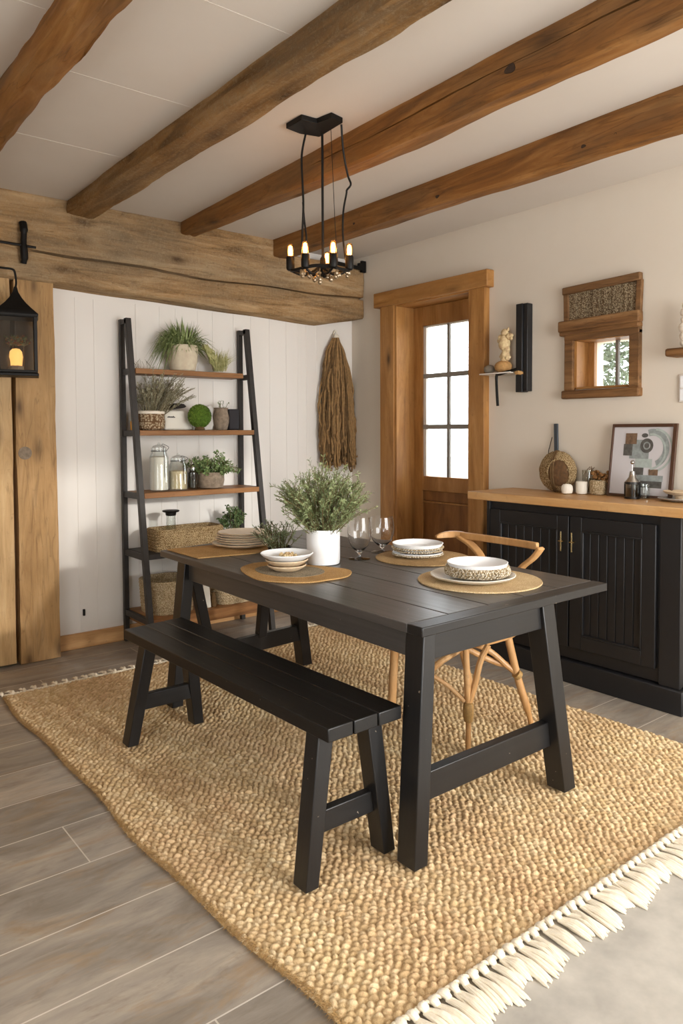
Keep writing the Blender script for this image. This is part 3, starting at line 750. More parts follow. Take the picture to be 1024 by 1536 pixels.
# local leaning plane: bottom x 3.585, top x 3.635
def fp(u, v, o=0):   # u along -y (0..1), v up (0..1)
    y = 2.185-.355*u; x = 3.575+.055*v; z = ZT+.004+.378*v
    return (x-o, y, z)
fm = MB(); t = .022; b_ = .014
def fquad(mb, u0, u1, v0, v1, o0, o1):
    vs = [fp(u, v, o) for o in (o0, o1) for v in (v0, v1) for u in (u0, u1)]
    mb.add(vs, [(0, 2, 3, 1), (4, 5, 7, 6), (0, 1, 5, 4), (2, 6, 7, 3), (0, 4, 6, 2), (1, 3, 7, 5)])
fquad(fm, 0, .025, 0, 1, -.002, .014); fquad(fm, .945, 1, 0, 1, -.002, .014); fquad(fm, .025, .945, 0, .03, -.002, .014); fquad(fm, .025, .945, .955, 1, -.002, .014)
obj('frame', fm, 'frame', fr, bevel=.002)
pm = MB(); pm.cur = 0; fquad(pm, .02, .95, .02, .97, 0, .003)
def disc(mb, u, v, ru, rv, a0=0, a1=2*PI, w=None, o=.0045, n=28):
    vs = []; fs = []
    for i in range(n+1):
        a = lerp(a0, a1, i/n); q = (1-w) if w else 0
        vs += [fp(u+ru*math.cos(a), v+rv*math.sin(a), o), fp(u+ru*q*math.cos(a), v+rv*q*math.sin(a), o)]
    for i in range(n): fs.append((2*i, 2*i+1, 2*i+3, 2*i+2))
    mb.add(vs, fs)
def fq(mb, u0, u1, v0, v1, o): mb.add([fp(u0, v0, o), fp(u1, v0, o), fp(u1, v1, o), fp(u0, v1, o)], [(0, 1, 2, 3)])
pm.cur = 1; disc(pm, .64, .66, .26, .27, -1.2, 1.9, .35, .0040)
pm.cur = 4; disc(pm, .66, .64, .30, .30, -1.5, 1.5, .10, .0046); disc(pm, .62, .62, .24, .25, -1.5, 1.7, .12, .0050)
pm.cur = 1; fq(pm, .30, .60, .52, .78, .0044); pm.cur = 3; fq(pm, .20, .34, .56, .72, .0048); pm.cur = 2; fq(pm, .22, .40, .72, .87, .0052)
pm.cur = 3; disc(pm, .56, .70, .10, .10, 0, 2*PI, .45, .0056); disc(pm, .56, .70, .035, .035, 0, 2*PI, None, .0056); disc(pm, .52, .84, .05, .03, 0, 2*PI, None, .0056)
pm.cur = 3; fq(pm, .50, .83, .13, .22, .0044); pm.cur = 1; fq(pm, .44, .84, .22, .30, .0048); pm.cur = 2; fq(pm, .62, .76, .30, .38, .0050); pm.cur = 3; fq(pm, .38, .54, .30, .40, .0050); pm.cur = 4; fq(pm, .40, .66, .40, .52, .0044)
obj('print', pm, ['print_bg', 'ink1', 'ink2', 'ink3', 'ink4'], fr, smooth=0)
# glass and steel press
fpz = thing('coffee_press', 'dark glass and steel coffee press in front of the framed print', 'coffee press', (3.50, 2.0, ZT))
cx, cy = 3.505, 2.005
mb = MB(); mb.lathe((cx, cy, ZT), [(.030, 0), (.034, .003), (.034, .075), (.036, .079), (.033, .078), (.032, .006), (0, .005)], 32); obj('beaker', mb, 'glassgrey', fpz)
mb = MB(); 
for k in range(4):
    a = k*PI/2+.5; mb.tube([(cx+.0355*math.cos(a), cy+.0355*math.sin(a), ZT), (cx+.0355*math.cos(a), cy+.0355*math.sin(a), ZT+.08)], .004, 6)
mb.lathe((cx, cy, ZT+.074), [(.0345, 0), (.038, 0), (.038, .012), (.0345, .012), (.0345, 0)], 32); mb.lathe((cx, cy, ZT), [(.0345, 0), (.038, 0), (.038, .01), (.0345, .01), (.0345, 0)], 32)
obj('cage', mb, 'chrome_dark', fpz)
mb = MB(); mb.lathe((cx, cy, ZT+.079), [(.036, 0), (.034, .008), (.018, .03), (.015, .05), (.013, .06), (0, .062)], 28); mb.tube([(cx, cy, ZT+.135), (cx, cy, ZT+.18)], .003, 8); mb.sphere((cx, cy, ZT+.185), .011, 14, 10); obj('lid', mb, 'silver', fpz)
mb = MB(); mb.lathe((cx, cy, ZT+.006), [(.029, 0), (.029, .045), (0, .045)], 24); obj('coffee', mb, 'soil', fpz)
gt = thing('glass_tumbler', 'clear straight tumbler right of the coffee press', 'glass', (3.53, 1.955, ZT))
mb = MB(); mb.lathe((3.535, 1.952, ZT), [(.020, 0), (.0235, .003), (.0245, .075), (.023, .075), (.0215, .006), (0, .005)], 28); obj('glass', mb, 'glass', gt)
# stacked slate and wooden dishes at the right edge
sd = thing('serving_dish', 'grey oval dish at the right end of the worktop', 'dish', (3.52, 1.80, ZT))
mb = MB(); mb.lathe((0, 0, 0), [(.05, 0), (.085, .006), (.105, .014), (.103, .017), (.08, .010), (0, .006)], 40); mb.v = [(3.53+a*.8, 1.77+b, ZT+c) for a, b, c in mb.v]; obj('dish', mb, 'stonegrey' if False else plain('GreyGlaze', '#a9a49d', .3), sd)
sd2 = thing('wooden_bowl', 'shallow pale wooden bowl stacked on the grey oval dish', 'bowl', (3.54, 1.78, ZT+.017))
mb = MB(); mb.lathe((0, 0, 0), [(.03, 0), (.035, .018), (.075, .026), (.09, .038), (.087, .041), (.06, .032), (0, .026)], 40); mb.v = [(3.54+a*.8, 1.765+b, ZT+.010+c) for a, b, c in mb.v]; obj('bowl', mb, 'creamrim', sd2)

# ------------------------------------------------------------------ rug
def build_rug():
    x0, x1, y0, y1 = .955, 2.965, 1.142, 3.80
    stp = .0042; nx = int((x1-x0)/stp); ny = int((y1-y0)/stp)
    X, Y = np.meshgrid(np.linspace(x0, x1, nx), np.linspace(y0, y1, ny))
    # wandering left edge
    tX = (X-x0)/(x1-x0); tY = (Y-y0)/(y1-y0)
    X = X+(1-tX)*(-.02*np.sin(tY*3.1)+.010*np.sin(tY*11+1)+.006*np.sin(tY*27)-.03*tY)
    ang = .77; wob = .05*np.sin(Y*2.2+X)+.04*np.sin(X*3.1)
    u = (X*math.cos(ang)-Y*math.sin(ang))+wob*.25; v = X*math.sin(ang)+Y*math.cos(ang)
    cw, ch = .0215, .0185
    u = u+.0030*np.sin(v*61+np.sin(u*33)*2)+.0022*np.sin(v*143+u*90)+.004*np.sin(v*17)
    v = v+.0032*np.sin(u*71+np.sin(v*29)*2)+.002*np.sin(u*151-v*77)
    cu = np.floor(u/cw); vv = v/ch+.5*(cu % 2); cv = np.floor(vv)
    h1 = np.sin(cu*127.1+cv*311.7)*43758.5453; h1 = h1-np.floor(h1)
    h2 = np.sin(cu*269.5+cv*183.3)*24634.633; h2 = h2-np.floor(h2)
    fu = (u/cw-cu)-.5; fv = (vv-cv)-.5+(h1-.5)*.35
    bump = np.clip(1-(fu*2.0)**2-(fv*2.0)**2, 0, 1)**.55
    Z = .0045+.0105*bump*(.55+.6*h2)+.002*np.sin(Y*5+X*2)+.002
    ed = np.minimum(np.minimum(X-X[:, :1], X[:, -1:]-X), np.minimum(Y-y0, y1-Y)); Z = Z*np.clip(ed/.014, .18, 1)**.5
    far = np.clip((X-1.75)/.55, 0, 1); Y = Y+tY**3*(.015+.09*far*far*(3-2*far))
    vs = np.stack([X, Y, Z], -1).reshape(-1, 3)
    i = np.arange(ny-1)[:, None]*nx+np.arange(nx-1)[None, :]
    q = np.stack([i, i+1, i+1+nx, i+nx], -1).reshape(-1, 4)
    me = bpy.data.meshes.new('rug_weave'); me.vertices.add(len(vs)); me.vertices.foreach_set('co', vs.astype(np.float32).ravel())
    me.loops.add(q.size); me.loops.foreach_set('vertex_index', q.astype(np.int32).ravel())
    me.polygons.add(len(q)); me.polygons.foreach_set('loop_start', (np.arange(len(q))*4).astype(np.int32)); me.polygons.foreach_set('loop_total', np.full(len(q), 4, np.int32))
    me.update(calc_edges=True); me.validate()
    at = me.attributes.new('tint', 'FLOAT', 'POINT'); at.data.foreach_set('value', (h1*.62+.14+.22*bump.astype(float)).astype(np.float32).ravel())  # random per knot; gaps between knots tinted darker as painted fibre shade
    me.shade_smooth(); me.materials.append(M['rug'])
    return me, X[:, 0], Y[:, 0], (x0, x1, y0, y1)
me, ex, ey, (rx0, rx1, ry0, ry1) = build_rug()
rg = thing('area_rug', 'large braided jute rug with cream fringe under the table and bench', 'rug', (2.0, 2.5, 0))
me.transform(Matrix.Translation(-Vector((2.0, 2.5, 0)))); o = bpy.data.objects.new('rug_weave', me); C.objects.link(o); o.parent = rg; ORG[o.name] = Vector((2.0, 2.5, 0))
mb = MB()
for i in range(9000):
    t_ = random.random(); k = int(t_*(len(ex)-1)); x, y = ex[k], ey[k]
    a = Vector((-random.uniform(.3, 1), random.uniform(-.6, .6), random.uniform(-.5, .5))).normalized()
    p = Vector((x+random.uniform(0, .02), y, random.uniform(.004, .016))); L = random.uniform(.006, .016)
    e = p+a*L; e.z = max(e.z, .002)
    d = Vector((0, 0, 1)).cross(a).normalized()*.0012
    mb.add([p-d, p+d, e], [(0, 1, 2)])
obj('rug_shag', mb, 'rugfur', rg, kind='stuff', smooth=0)
def twist(y, x0, x1, zc, r=.006):
    mb = MB(); n = int((x1-x0)/.004)
    for ph in (0, PI):
        mb.tube([(lerp(x0, x1, i/n), y+.0045*math.cos(i*.9+ph), zc+.004*math.sin(i*.9+ph)) for i in range(n+1)], r*.62, 5)
    return mb
obj('edge_binding', twist(ry0-.003, rx0+.01, rx1, .014, .007), 'rope', rg)
def fyr(x): f_ = min(1, max(0, (x-1.75)/.55)); return ry1+.015+.09*f_*f_*(3-2*f_)
tw = twist(ry1+.002, rx0-.02, rx1, .010, .006); tw.v = [(x, y+fyr(x)-ry1, z) for x, y, z in tw.v]
obj('edge_binding', tw, 'rope', rg)
def tassel(L, r, seed):
    rr = random.Random(seed); mb = MB()
    mb.tube(bez([(0, .008, .010), (0, -.006, .020), (0, -.020, .014)], 4), [r*.35, r*.5, r*.6, r*.66, r*.68, r*.66, r*.6, r*.56, r*.52], 10)
    for k in range(9):
        a = rr.uniform(-1, 1); b = rr.uniform(.3, 1)
        l = L*rr.uniform(.85, 1.05)
        mb.tube(bez([(a*r*.4, -.016, .012), (a*r*.9, -.016-l*.45, .006+b*r*.9), (a*r*1.25+rr.uniform(-.003, .003), -.016-l, .0035+b*r*.25)], 5), [r*.32]*5+[r*.40]*3+[r*.36, r*.28, r*.12], 6)
    return mb
tv = []
for s_ in range(5):
    o = obj('tassel', tassel(.105, .0145, s_), 'fringe', rg); o.data.transform(Matrix.Translation(ORG[rg.name])); tv.append(o)
n_near = 60
for i in range(n_near):
    x = lerp(1.0, rx1-.02, i/(n_near-1)); src = tv[i % 5]
    o = src if i < 5 else src.copy()
    if i >= 5: C.objects.link(o); o.parent = rg
    o.location = Vector((x, ry0-.004, 0))-ORG[rg.name]; o.rotation_euler = (0, 0, random.uniform(-.22, .22)+.05); o.scale = (random.uniform(.9, 1.2), random.uniform(.8, 1.15), random.uniform(.85, 1.1))
tf = []
for s_ in range(3):
    o = obj('tassel', tassel(.05, .011, 50+s_), 'fringe', rg); o.data.transform(Matrix.Translation(ORG[rg.name])); tf.append(o)
n_far = 40
for i in range(n_far):
    x = lerp(rx0-.03, rx1-.02, i/(n_far-1)); src = tf[i % 3]
    o = src if i < 3 else src.copy()
    if i >= 3: C.objects.link(o); o.parent = rg
    o.location = Vector((x, fyr(x)+.004, 0))-ORG[rg.name]; o.rotation_euler = (0, 0, PI+random.uniform(-.25, .25))

# ------------------------------------------------------------------ dining table
TZ = .735
tb = thing('dining_table', 'long black farmhouse dining table with splayed legs on the rug', 'table', (1.9, 2.4, 0))
def tx(x, y):  # slight taper of the top
    t = (y-1.49)/1.8; return x+.02*t
nb = 5; xa, xb = 1.487, 2.455
edges = [xa, 1.665, 1.855, 2.045, 2.24, xb]
for i in range(nb):
    a, b = edges[i]+(.0025 if i else 0), edges[i+1]-(.0025 if i < nb-1 else 0)
    ya = lerp(1.497, 1.507, i/4); yb0, yb1 = lerp(3.27, 3.44, (a-xa)/(xb-xa)), lerp(3.27, 3.44, (b-xa)/(xb-xa))
    obj('tabletop_board', MB().prism([(a, ya+.058), (b, ya+.058), (tx(b, 3.3), yb1-.0), (tx(a, 3.3), yb0)], TZ-.028, TZ), 'tblysheen', tb, bevel=.0022)
obj('breadboard_end', MB().prism([(xa, 1.49), (xb+.002, 1.50), (xb+.002, 1.562), (xa, 1.552)], TZ-.0285, TZ+.0003), 'tblx', tb, bevel=.003)
AZ0, AZ1 = .612, TZ-.028
obj('apron', MB().box(1.572, 2.13, 1.545, 1.567, AZ0, AZ1), 'tblx', tb, bevel=.002)
obj('apron', MB().box(1.60, 2.20, 3.12, 3.142, AZ0, AZ1), 'tblx', tb, bevel=.002)
obj('apron', MB().prism([(1.548, 1.59), (1.57, 1.59), (1.59, 3.12), (1.568, 3.12)], AZ0, AZ1), 'tblysheen', tb, bevel=.002)
obj('apron', MB().prism([(2.13, 1.59), (2.152, 1.59), (2.172, 3.12), (2.15, 3.12)], AZ0, AZ1), 'tblysheen', tb, bevel=.002)
obj('leg', MB().slant((1.495, 1.540, .020), (1.566, 1.575, AZ1), .055, .075, .052, .078), 'tblz', tb, bevel=.003)
obj('leg', MB().slant((2.240, 1.542, .020), (2.142, 1.572, AZ1), .066, .075, .066, .078), 'tblz', tb, bevel=.003)
obj('leg', MB().slant((1.515, 3.155, .020), (1.575, 3.13, AZ1), .055, .075, .052, .075), 'tblz', tb, bevel=.003)
obj('leg', MB().slant((2.350, 3.275, .020), (2.175, 3.15, AZ1), .060, .075, .060, .075), 'tblz', tb, bevel=.003)
obj('stretcher', MB().box(1.535, 2.215, 1.550, 1.585, .180, .268), 'tblx', tb, bevel=.003)
obj('stretcher', MB().slant((0, 0, 0), (0, 0, .001), .01, .01) if False else MB().bar((1.55, 3.17, .215), (2.30, 3.235, .215), .035, .085), 'tblx', tb, bevel=.003)
obj('brace', MB().slant((1.72, 3.185, .24), (1.61, 3.14, .66), .05, .04), 'tblz', tb, bevel=.003)
obj('brace', MB().slant((2.03, 3.21, .24), (2.03, 3.14, .66), .05, .04), 'tblz', tb, bevel=.003)

# ------------------------------------------------------------------ bench
bn = thing('bench', 'long low black wooden bench with splayed legs in front of the table', 'bench', (1.34, 2.27, 0))
BZ = .485
def bx_(x, y): return x-.028*(y-1.575)/1.34
for i in range(3):
    a = lerp(1.211, 1.488, i/3)+(.0015 if i else 0); b = lerp(1.211, 1.488, (i+1)/3)-(.0015 if i < 2 else 0)
    obj('seat_board', MB().prism([(a, 1.576), (b, 1.578), (bx_(b, 2.94), 2.93+.012*i), (bx_(a, 2.92), 2.92+.012*i)], BZ-.04, BZ), 'bench', bn, bevel=.003)
def bleg(tx_, bx0, y, ty): obj('leg', MB().slant((bx0, y, .020), (tx_, ty, BZ-.04), .046, .062, .054, .062), 'tblz', bn, bevel=.003)
bleg(1.246, 1.186, 1.650, 1.66); bleg(1.425, 1.482, 1.655, 1.66); bleg(1.255, 1.182, 2.87, 2.84); bleg(1.425, 1.500, 2.91, 2.84)
obj('stretcher', MB().box(1.215, 1.455, 1.650, 1.680, .150, .215), 'tblx', bn, bevel=.003)
obj('stretcher', MB().box(1.215, 1.47, 2.86, 2.89, .150, .215), 'tblx', bn, bevel=.003)

# ------------------------------------------------------------------ bentwood chair
ch = thing('bentwood_chair', 'light bentwood chair with open wooden back, tucked in on the far side of the table', 'chair', (2.42, 2.18, 0))
R_ = .0135
obj('leg', MB().tube(bez([(2.198, 1.946, .018), (2.201, 1.948, .14), (2.203, 1.952, .22), (2.20, 1.962, .44)], 6), [.011]*7+[.0135]*12, 12), 'bentwood', ch)
obj('leg', MB().tube(bez([(2.566, 1.912, .018), (2.55, 1.92, .10), (2.517, 1.956, .262), (2.484, 1.985, .45)], 6), [.012]*7+[.0165]*12, 12), 'bentwood', ch)
obj('leg', MB().tube(bez([(2.228, 2.432, .018), (2.232, 2.425, .14), (2.238, 2.42, .31), (2.238, 2.41, .44)], 6), .0195, 12), 'bentwood', ch)
obj('leg', MB().tube(bez([(2.665, 2.345, .018), (2.65, 2.345, .12), (2.60, 2.35, .28), (2.54, 2.36, .45)], 6), .0155, 12), 'bentwood', ch)
mb = MB(); mb.lathe((2.202, 1.949, .138), [(.012, 0), (.018, .006), (.0205, .03), (.021, .065), (.0185, .078), (.014, .08)], 20, lambda a, z: 1+.02*math.sin(z*900)); obj('cane_wrap', mb, 'rattan', ch)
obj('curved_brace', MB().tube(bez([(2.206, 1.948, .215), (2.226, 1.936, .29), (2.245, 1.925, .38), (2.275, 1.91, .445)], 6), .0125, 10), 'bentwood', ch)
obj('curved_brace', MB().tube(bez([(2.19, 1.960, .222), (2.15, 1.995, .275), (2.11, 2.03, .313), (2.06, 2.07, .345), (2.03, 2.10, .355)], 6), .0085, 10), 'bentwood', ch)
obj('curved_brace', MB().tube(bez([(2.535, 1.938, .180), (2.515, 1.96, .262), (2.485, 1.985, .30), (2.43, 2.03, .362), (2.36, 2.08, .40), (2.29, 2.06, .405), (2.22, 2.03, .40), (2.13, 2.04, .37), (2.09, 2.06, .33)], 6), .0125, 10), 'bentwood', ch)
obj('curved_brace', MB().tube(bez([(2.50, 1.99, .30), (2.46, 2.02, .31), (2.40, 2.07, .345), (2.34, 2.13, .39), (2.30, 2.2, .43)], 6), .013, 10), 'bentwood', ch)
mb = MB(); mb.tube([(2.505, 1.953, .272), (2.520, 1.948, .258)], .021, 12); obj('cane_wrap', mb, 'rattan', ch)
# seat
mb = MB(); seat = []
for k in range(40):
    a = 2*PI*k/40; c_, s_ = math.cos(a), math.sin(a); e = .6
    seat.append((2.385+.205*abs(c_)**e*(1 if c_ > 0 else -1), 2.18+.225*abs(s_)**e*(1 if s_ > 0 else -1)))
obj('seat', mb.prism(seat, .440, .466), 'jutepale', ch, bevel=.006)
obj('seat_rail', MB().tube([(x, y, .437) for x, y in seat]+[(seat[0][0], seat[0][1], .437)], .0135, 10, cap=False), 'bentwood', ch)
# back: flat top rail with two inward-slanting slats
def ribbon(pts, w, th, up):
    pts = [Vector(p) for p in pts]; mb = MB(); vs = []
    for i, p in enumerate(pts):
        t_ = (pts[min(i+1, len(pts)-1)]-pts[max(i-1, 0)]).normalized(); u_ = Vector(up); s_ = t_.cross(u_).normalized(); n_ = s_.cross(t_)
        ww = w[i] if isinstance(w, list) else w
        vs += [p+s_*th/2*a+n_*ww/2*b for a, b in ((-1, -1), (1, -1), (1, 1), (-1, 1))]
    k = len(pts)
    fs = [(i*4+j, (i+1)*4+j, (i+1)*4+(j+1) % 4, i*4+(j+1) % 4) for i in range(k-1) for j in range(4)]+[(0, 1, 2, 3), ((k-1)*4+3, (k-1)*4+2, (k-1)*4+1, (k-1)*4)]
    return mb.add(vs, fs)
obj('top_rail', ribbon(bez([(2.655, 2.40, .797), (2.665, 2.30, .797), (2.668, 2.18, .797), (2.665, 2.06, .797), (2.655, 1.955, .797)], 5), .032, .020, (0, 0, 1)), 'bentwood', ch, bevel=.005)
obj('arm_tip', ribbon(bez([(2.560, 2.475, .790), (2.60, 2.46, .797), (2.64, 2.43, .800), (2.662, 2.385, .798)], 5), [.012, .016, .020, .024, .026, .028, .03, .03, .032, .032, .032, .032, .032, .032, .032, .032], .020, (0, 0, 1)), 'bentwood', ch, bevel=.004)
obj('back_slat', ribbon(bez([(2.652, 2.405, .790), (2.650, 2.32, .755), (2.642, 2.255, .70), (2.62, 2.21, .61), (2.57, 2.18, .455)], 5), .045, .016, (1, 0, 0)), 'bentwood', ch, bevel=.004)
obj('back_slat', ribbon(bez([(2.655, 1.938, .792), (2.652, 1.975, .745), (2.642, 2.035, .69), (2.62, 2.09, .60), (2.57, 2.13, .455)], 5), .045, .016, (1, 0, 0)), 'bentwood', ch, bevel=.004)

# ------------------------------------------------------------------ table settings
def flatmat(name, poly, z, th, mat, label, cat, inner=None, group=None, stitch=True):
    c = (sum(p[0] for p in poly)/len(poly), sum(p[1] for p in poly)/len(poly))
    r = thing(name, label, cat, (c[0], c[1], z), group)
    obj('weave', MB().prism(poly, z, z+th), mat, r, bevel=.0015)
    n = len(poly)
    mb = MB(); mb.tube([(x, y, z+th*.55) for x, y in poly]+[(poly[0][0], poly[0][1], z+th*.55)], th*.55, 6, cap=False); obj('edge', mb, mat, r)
    if inner: obj('centre', MB().prism(inner, z+th-.0005, z+th+.0012), 'greyweave', r, label='grey woven centre')
    return r
def closed(ps, n=6):
    ps = [Vector((p[0], p[1], 0)) for p in ps]; N = len(ps); out = []
    for i in range(N):
        a, b, c, d = ps[i-1], ps[i], ps[(i+1) % N], ps[(i+2) % N]
        for k in range(n):
            t = k/n; q = .5*((2*b)+(c-a)*t+(2*a-5*b+4*c-d)*t*t+(-a+3*b-3*c+d)*t**3); out.append((q.x, q.y))
    return out
flatmat('placemat', [(1.535, 3.245), (1.535, 2.94), (1.80, 2.89), (2.03, 2.99), (2.05, 3.16), (1.82, 3.22)], TZ+.0005, .006, 'juteorange', 'orange brown woven placemat under the stack of plates at the far table corner', 'placemat')
flatmat('placemat', closed([(1.57, 2.62), (1.51, 2.49), (1.492, 2.34), (1.585, 2.21), (1.70, 2.19), (1.789, 2.20), (1.868, 2.285), (1.85, 2.38), (1.80, 2.49), (1.70, 2.66)]), TZ+.0005, .006, 'juteorange',
        'golden raffia placemat with grey centre under the small stacked bowls beside the white vase', 'placemat', closed([(1.60, 2.56), (1.555, 2.46), (1.58, 2.34), (1.66, 2.28), (1.76, 2.31), (1.79, 2.42), (1.70, 2.56)]))
circ = lambda cx, cy, r, n=64: [(cx+r*math.cos(2*PI*k/n), cy+r*math.sin(2*PI*k/n)) for k in range(n)]
flatmat('placemat', circ(2.31, 2.315, .205), TZ+.0005, .006, 'jute', 'round brown jute placemat under the bowls beside the wine glasses', 'placemat')
flatmat('placemat', circ(2.127, 1.83, .228), TZ+.0005, .006, 'jutepale', 'large round pale jute placemat at the near end of the table', 'placemat')
# stack 1: six plates
ords = ['bottom', 'second from bottom', 'third from bottom', 'third from top', 'second from top', 'topmost']
def plate_mesh(c, r, h, wob=0, ph=0):
    return MB().lathe(c, [(r*.55, 0), (r*.62, .0015), (r*.9, h*.55), (r, h), (r*.985, h+.0025), (r*.88, h*.62+.003), (r*.6, .005), (0, .005)], 48, (lambda a, z: 1+wob*math.sin(5*a+ph)+wob*.7*math.sin(9*a+ph*2)))
z = TZ+.007
for i, (r, h) in enumerate(((.148, .018), (.132, .018), (.128, .018), (.130, .018), (.126, .018), (.120, .018))):
    p = thing('plate', ords[i]+' cream plate of the stack at the far end of the table', 'plate', (1.865+.003*math.sin(i*2), 3.10+.004*math.cos(i*3), z), 'cream plates stacked at the far end')
    obj('dish', plate_mesh((1.865+.004*math.sin(i*2.2), 3.10+.004*math.cos(i*3), z), r, h, .012, i*1.3), 'cream' if i in (1, 2, 5, 0) else 'cream', p)
    mb = MB(); n = 48; cx_, cy_ = 1.865+.004*math.sin(i*2.2), 3.10+.004*math.cos(i*3)
    mb.tube([(cx_+r*(1+.012*math.sin(5*a+i*1.3)+.0084*math.sin(9*a+i*2.6))*math.cos(a), cy_+r*(1+.012*math.sin(5*a+i*1.3)+.0084*math.sin(9*a+i*2.6))*math.sin(a), z+h+.001) for a in [2*PI*k/n for k in range(n+1)]], .0022, 6, cap=False)
    obj('rim', mb, 'creamrim', p, label='tan unglazed rim')
    z += .0105
# stack 2: three small bowls, top one white and holding food
cx, cy = 1.662, 2.43
z = TZ+.0085
for i, (r, h, lb) in enumerate(((.078, .022, 'lowest tan stoneware dish of the small stack beside the white vase'), (.086, .024, 'middle tan stoneware dish of the small stack beside the white vase'), (.106, .03, 'shallow white bowl on top of the small tan dishes beside the vase'))):
    p = thing('bowl' if i == 2 else 'saucer', lb, 'bowl' if i == 2 else 'dish', (cx, cy, z))
    obj('bowl_body', MB().lathe((cx, cy, z), [(r*.5, 0), (r*.62, .002), (r*.92, h*.7), (r, h), (r*.97, h+.003), (r*.88, h*.75), (r*.5, .007), (0, .006)], 48), 'white' if i == 2 else 'creamrim', p)
    z += (.020, .020, 0)[i]
mb = MB()
for i in range(60):
    a = random.uniform(0, 6.28); r = .035*math.sqrt(random.random()); q = Vector((cx+.015+r*math.cos(a), cy+.01+r*math.sin(a), z+.0125+random.uniform(0, .012)))
    mb.sphere(q, random.uniform(.004, .007), 6, 4)
tag(obj('nut_pile', mb, 'bone', kind='stuff'), 'small heap of pale nuts in the white bowl', 'nuts')
# stack 3: white bowl with woven sleeve beside glasses
def bead_ring(mb, c, r, z, n, s_):
    for k in range(n):
        a = 2*PI*k/n; mb.sphere((c[0]+r*math.cos(a), c[1]+r*math.sin(a), z), s_, 7, 5, (1, 1, .8))
c3 = (2.305, 2.34); z = TZ+.0075
p = thing('plate', 'white beaded plate under the bowl beside the wine glasses', 'plate', (c3[0], c3[1], z))
obj('dish', MB().lathe((*c3, z), [(.07, 0), (.105, .012), (.112, .020), (.110, .022), (.09, .012), (0, .008)], 48), 'white', p)
mb = MB(); bead_ring(mb, c3, .110, z+.013, 62, .0058); obj('beaded_rim', mb, 'macrame', p)
z += .0225
p = thing('bowl', 'white bowl with woven beaded side beside the wine glasses', 'bowl', (c3[0], c3[1], z))
obj('bowl_body', MB().lathe((*c3, z), [(.07, 0), (.095, .008), (.112, .034), (.114, .038), (.111, .039), (.095, .018), (.06, .007), (0, .006)], 48), 'white', p)
mb = MB()
for j, (rr, zz) in enumerate(((.104, .008), (.111, .020))): bead_ring(mb, c3, rr, z+zz, 58, .0062)
obj('woven_sleeve', mb, 'macrame', p)
# stack 4: near right
c4 = (2.11, 1.825); z = TZ+.0075
p = thing('plate', 'wide off white plate under the bowl at the near end of the table', 'plate', (c4[0], c4[1], z))
obj('dish', plate_mesh((c4[0]-.015, c4[1]+.01, z), .158, .022, .01, .5), plain('OffWhiteGlaze', '#ddd6c8', .45, 0, 25, .2), p)
z += .012
p = thing('bowl', 'large white bowl with woven macrame sleeve at the near end of the table', 'bowl', (c4[0], c4[1], z))
obj('bowl_body', MB().lathe((*c4, z), [(.07, 0), (.09, .006), (.110, .046), (.1135, .056), (.110, .057), (.10, .035), (.06, .010), (0, .008)], 56), 'white', p)
mb = MB(); mb.lathe((*c4, z), [(.075, .001), (.112, .008), (.118, .02), (.118, .036), (.112, .044), (.108, .044), (.112, .03), (.10, .008)], 96, lambda a, zz: 1+.018*math.sin(a*34+zz*500)+.012*math.sin(a*11))
for k in range(56):
    a = 2*PI*k/56; mb.tube([(c4[0]+.118*math.cos(a), c4[1]+.118*math.sin(a), z+.012), (c4[0]+.121*math.cos(a+.09), c4[1]+.121*math.sin(a+.09), z+.026), (c4[0]+.115*math.cos(a), c4[1]+.115*math.sin(a), z+.043)], .0028, 5)
obj('woven_sleeve', mb, 'macrame', p)
# wine glasses
def wineglass(loc, s_, label):
    g_ = thing('wine_glass', label, 'glass', loc)
    x, y, z = loc
    prof = [(.034, 0), (.034, .0015), (.012, .005), (.0042, .010), (.0036, .020), (.0042, .022), (.012, .034), (.028, .060), (.0355, .090), (.0375, .120), (.0355, .155), (.0325, .185), (.0318, .185), (.0350, .155), (.0367, .120), (.0347, .090), (.027, .061), (.010, .037), (0, .034)]
    obj('glass', MB().lathe(loc, [(r*s_[0], q*s_[1]) for r, q in prof], 40), 'blown', g_); return g_
wineglass((2.088, 2.485, TZ), (1.42, 1.0), 'clear stemmed wine glass standing nearest the white vase')
wineglass((2.285, 2.555, TZ), (1.55, .90), 'clear wide wine glass behind the bowl with beaded side')

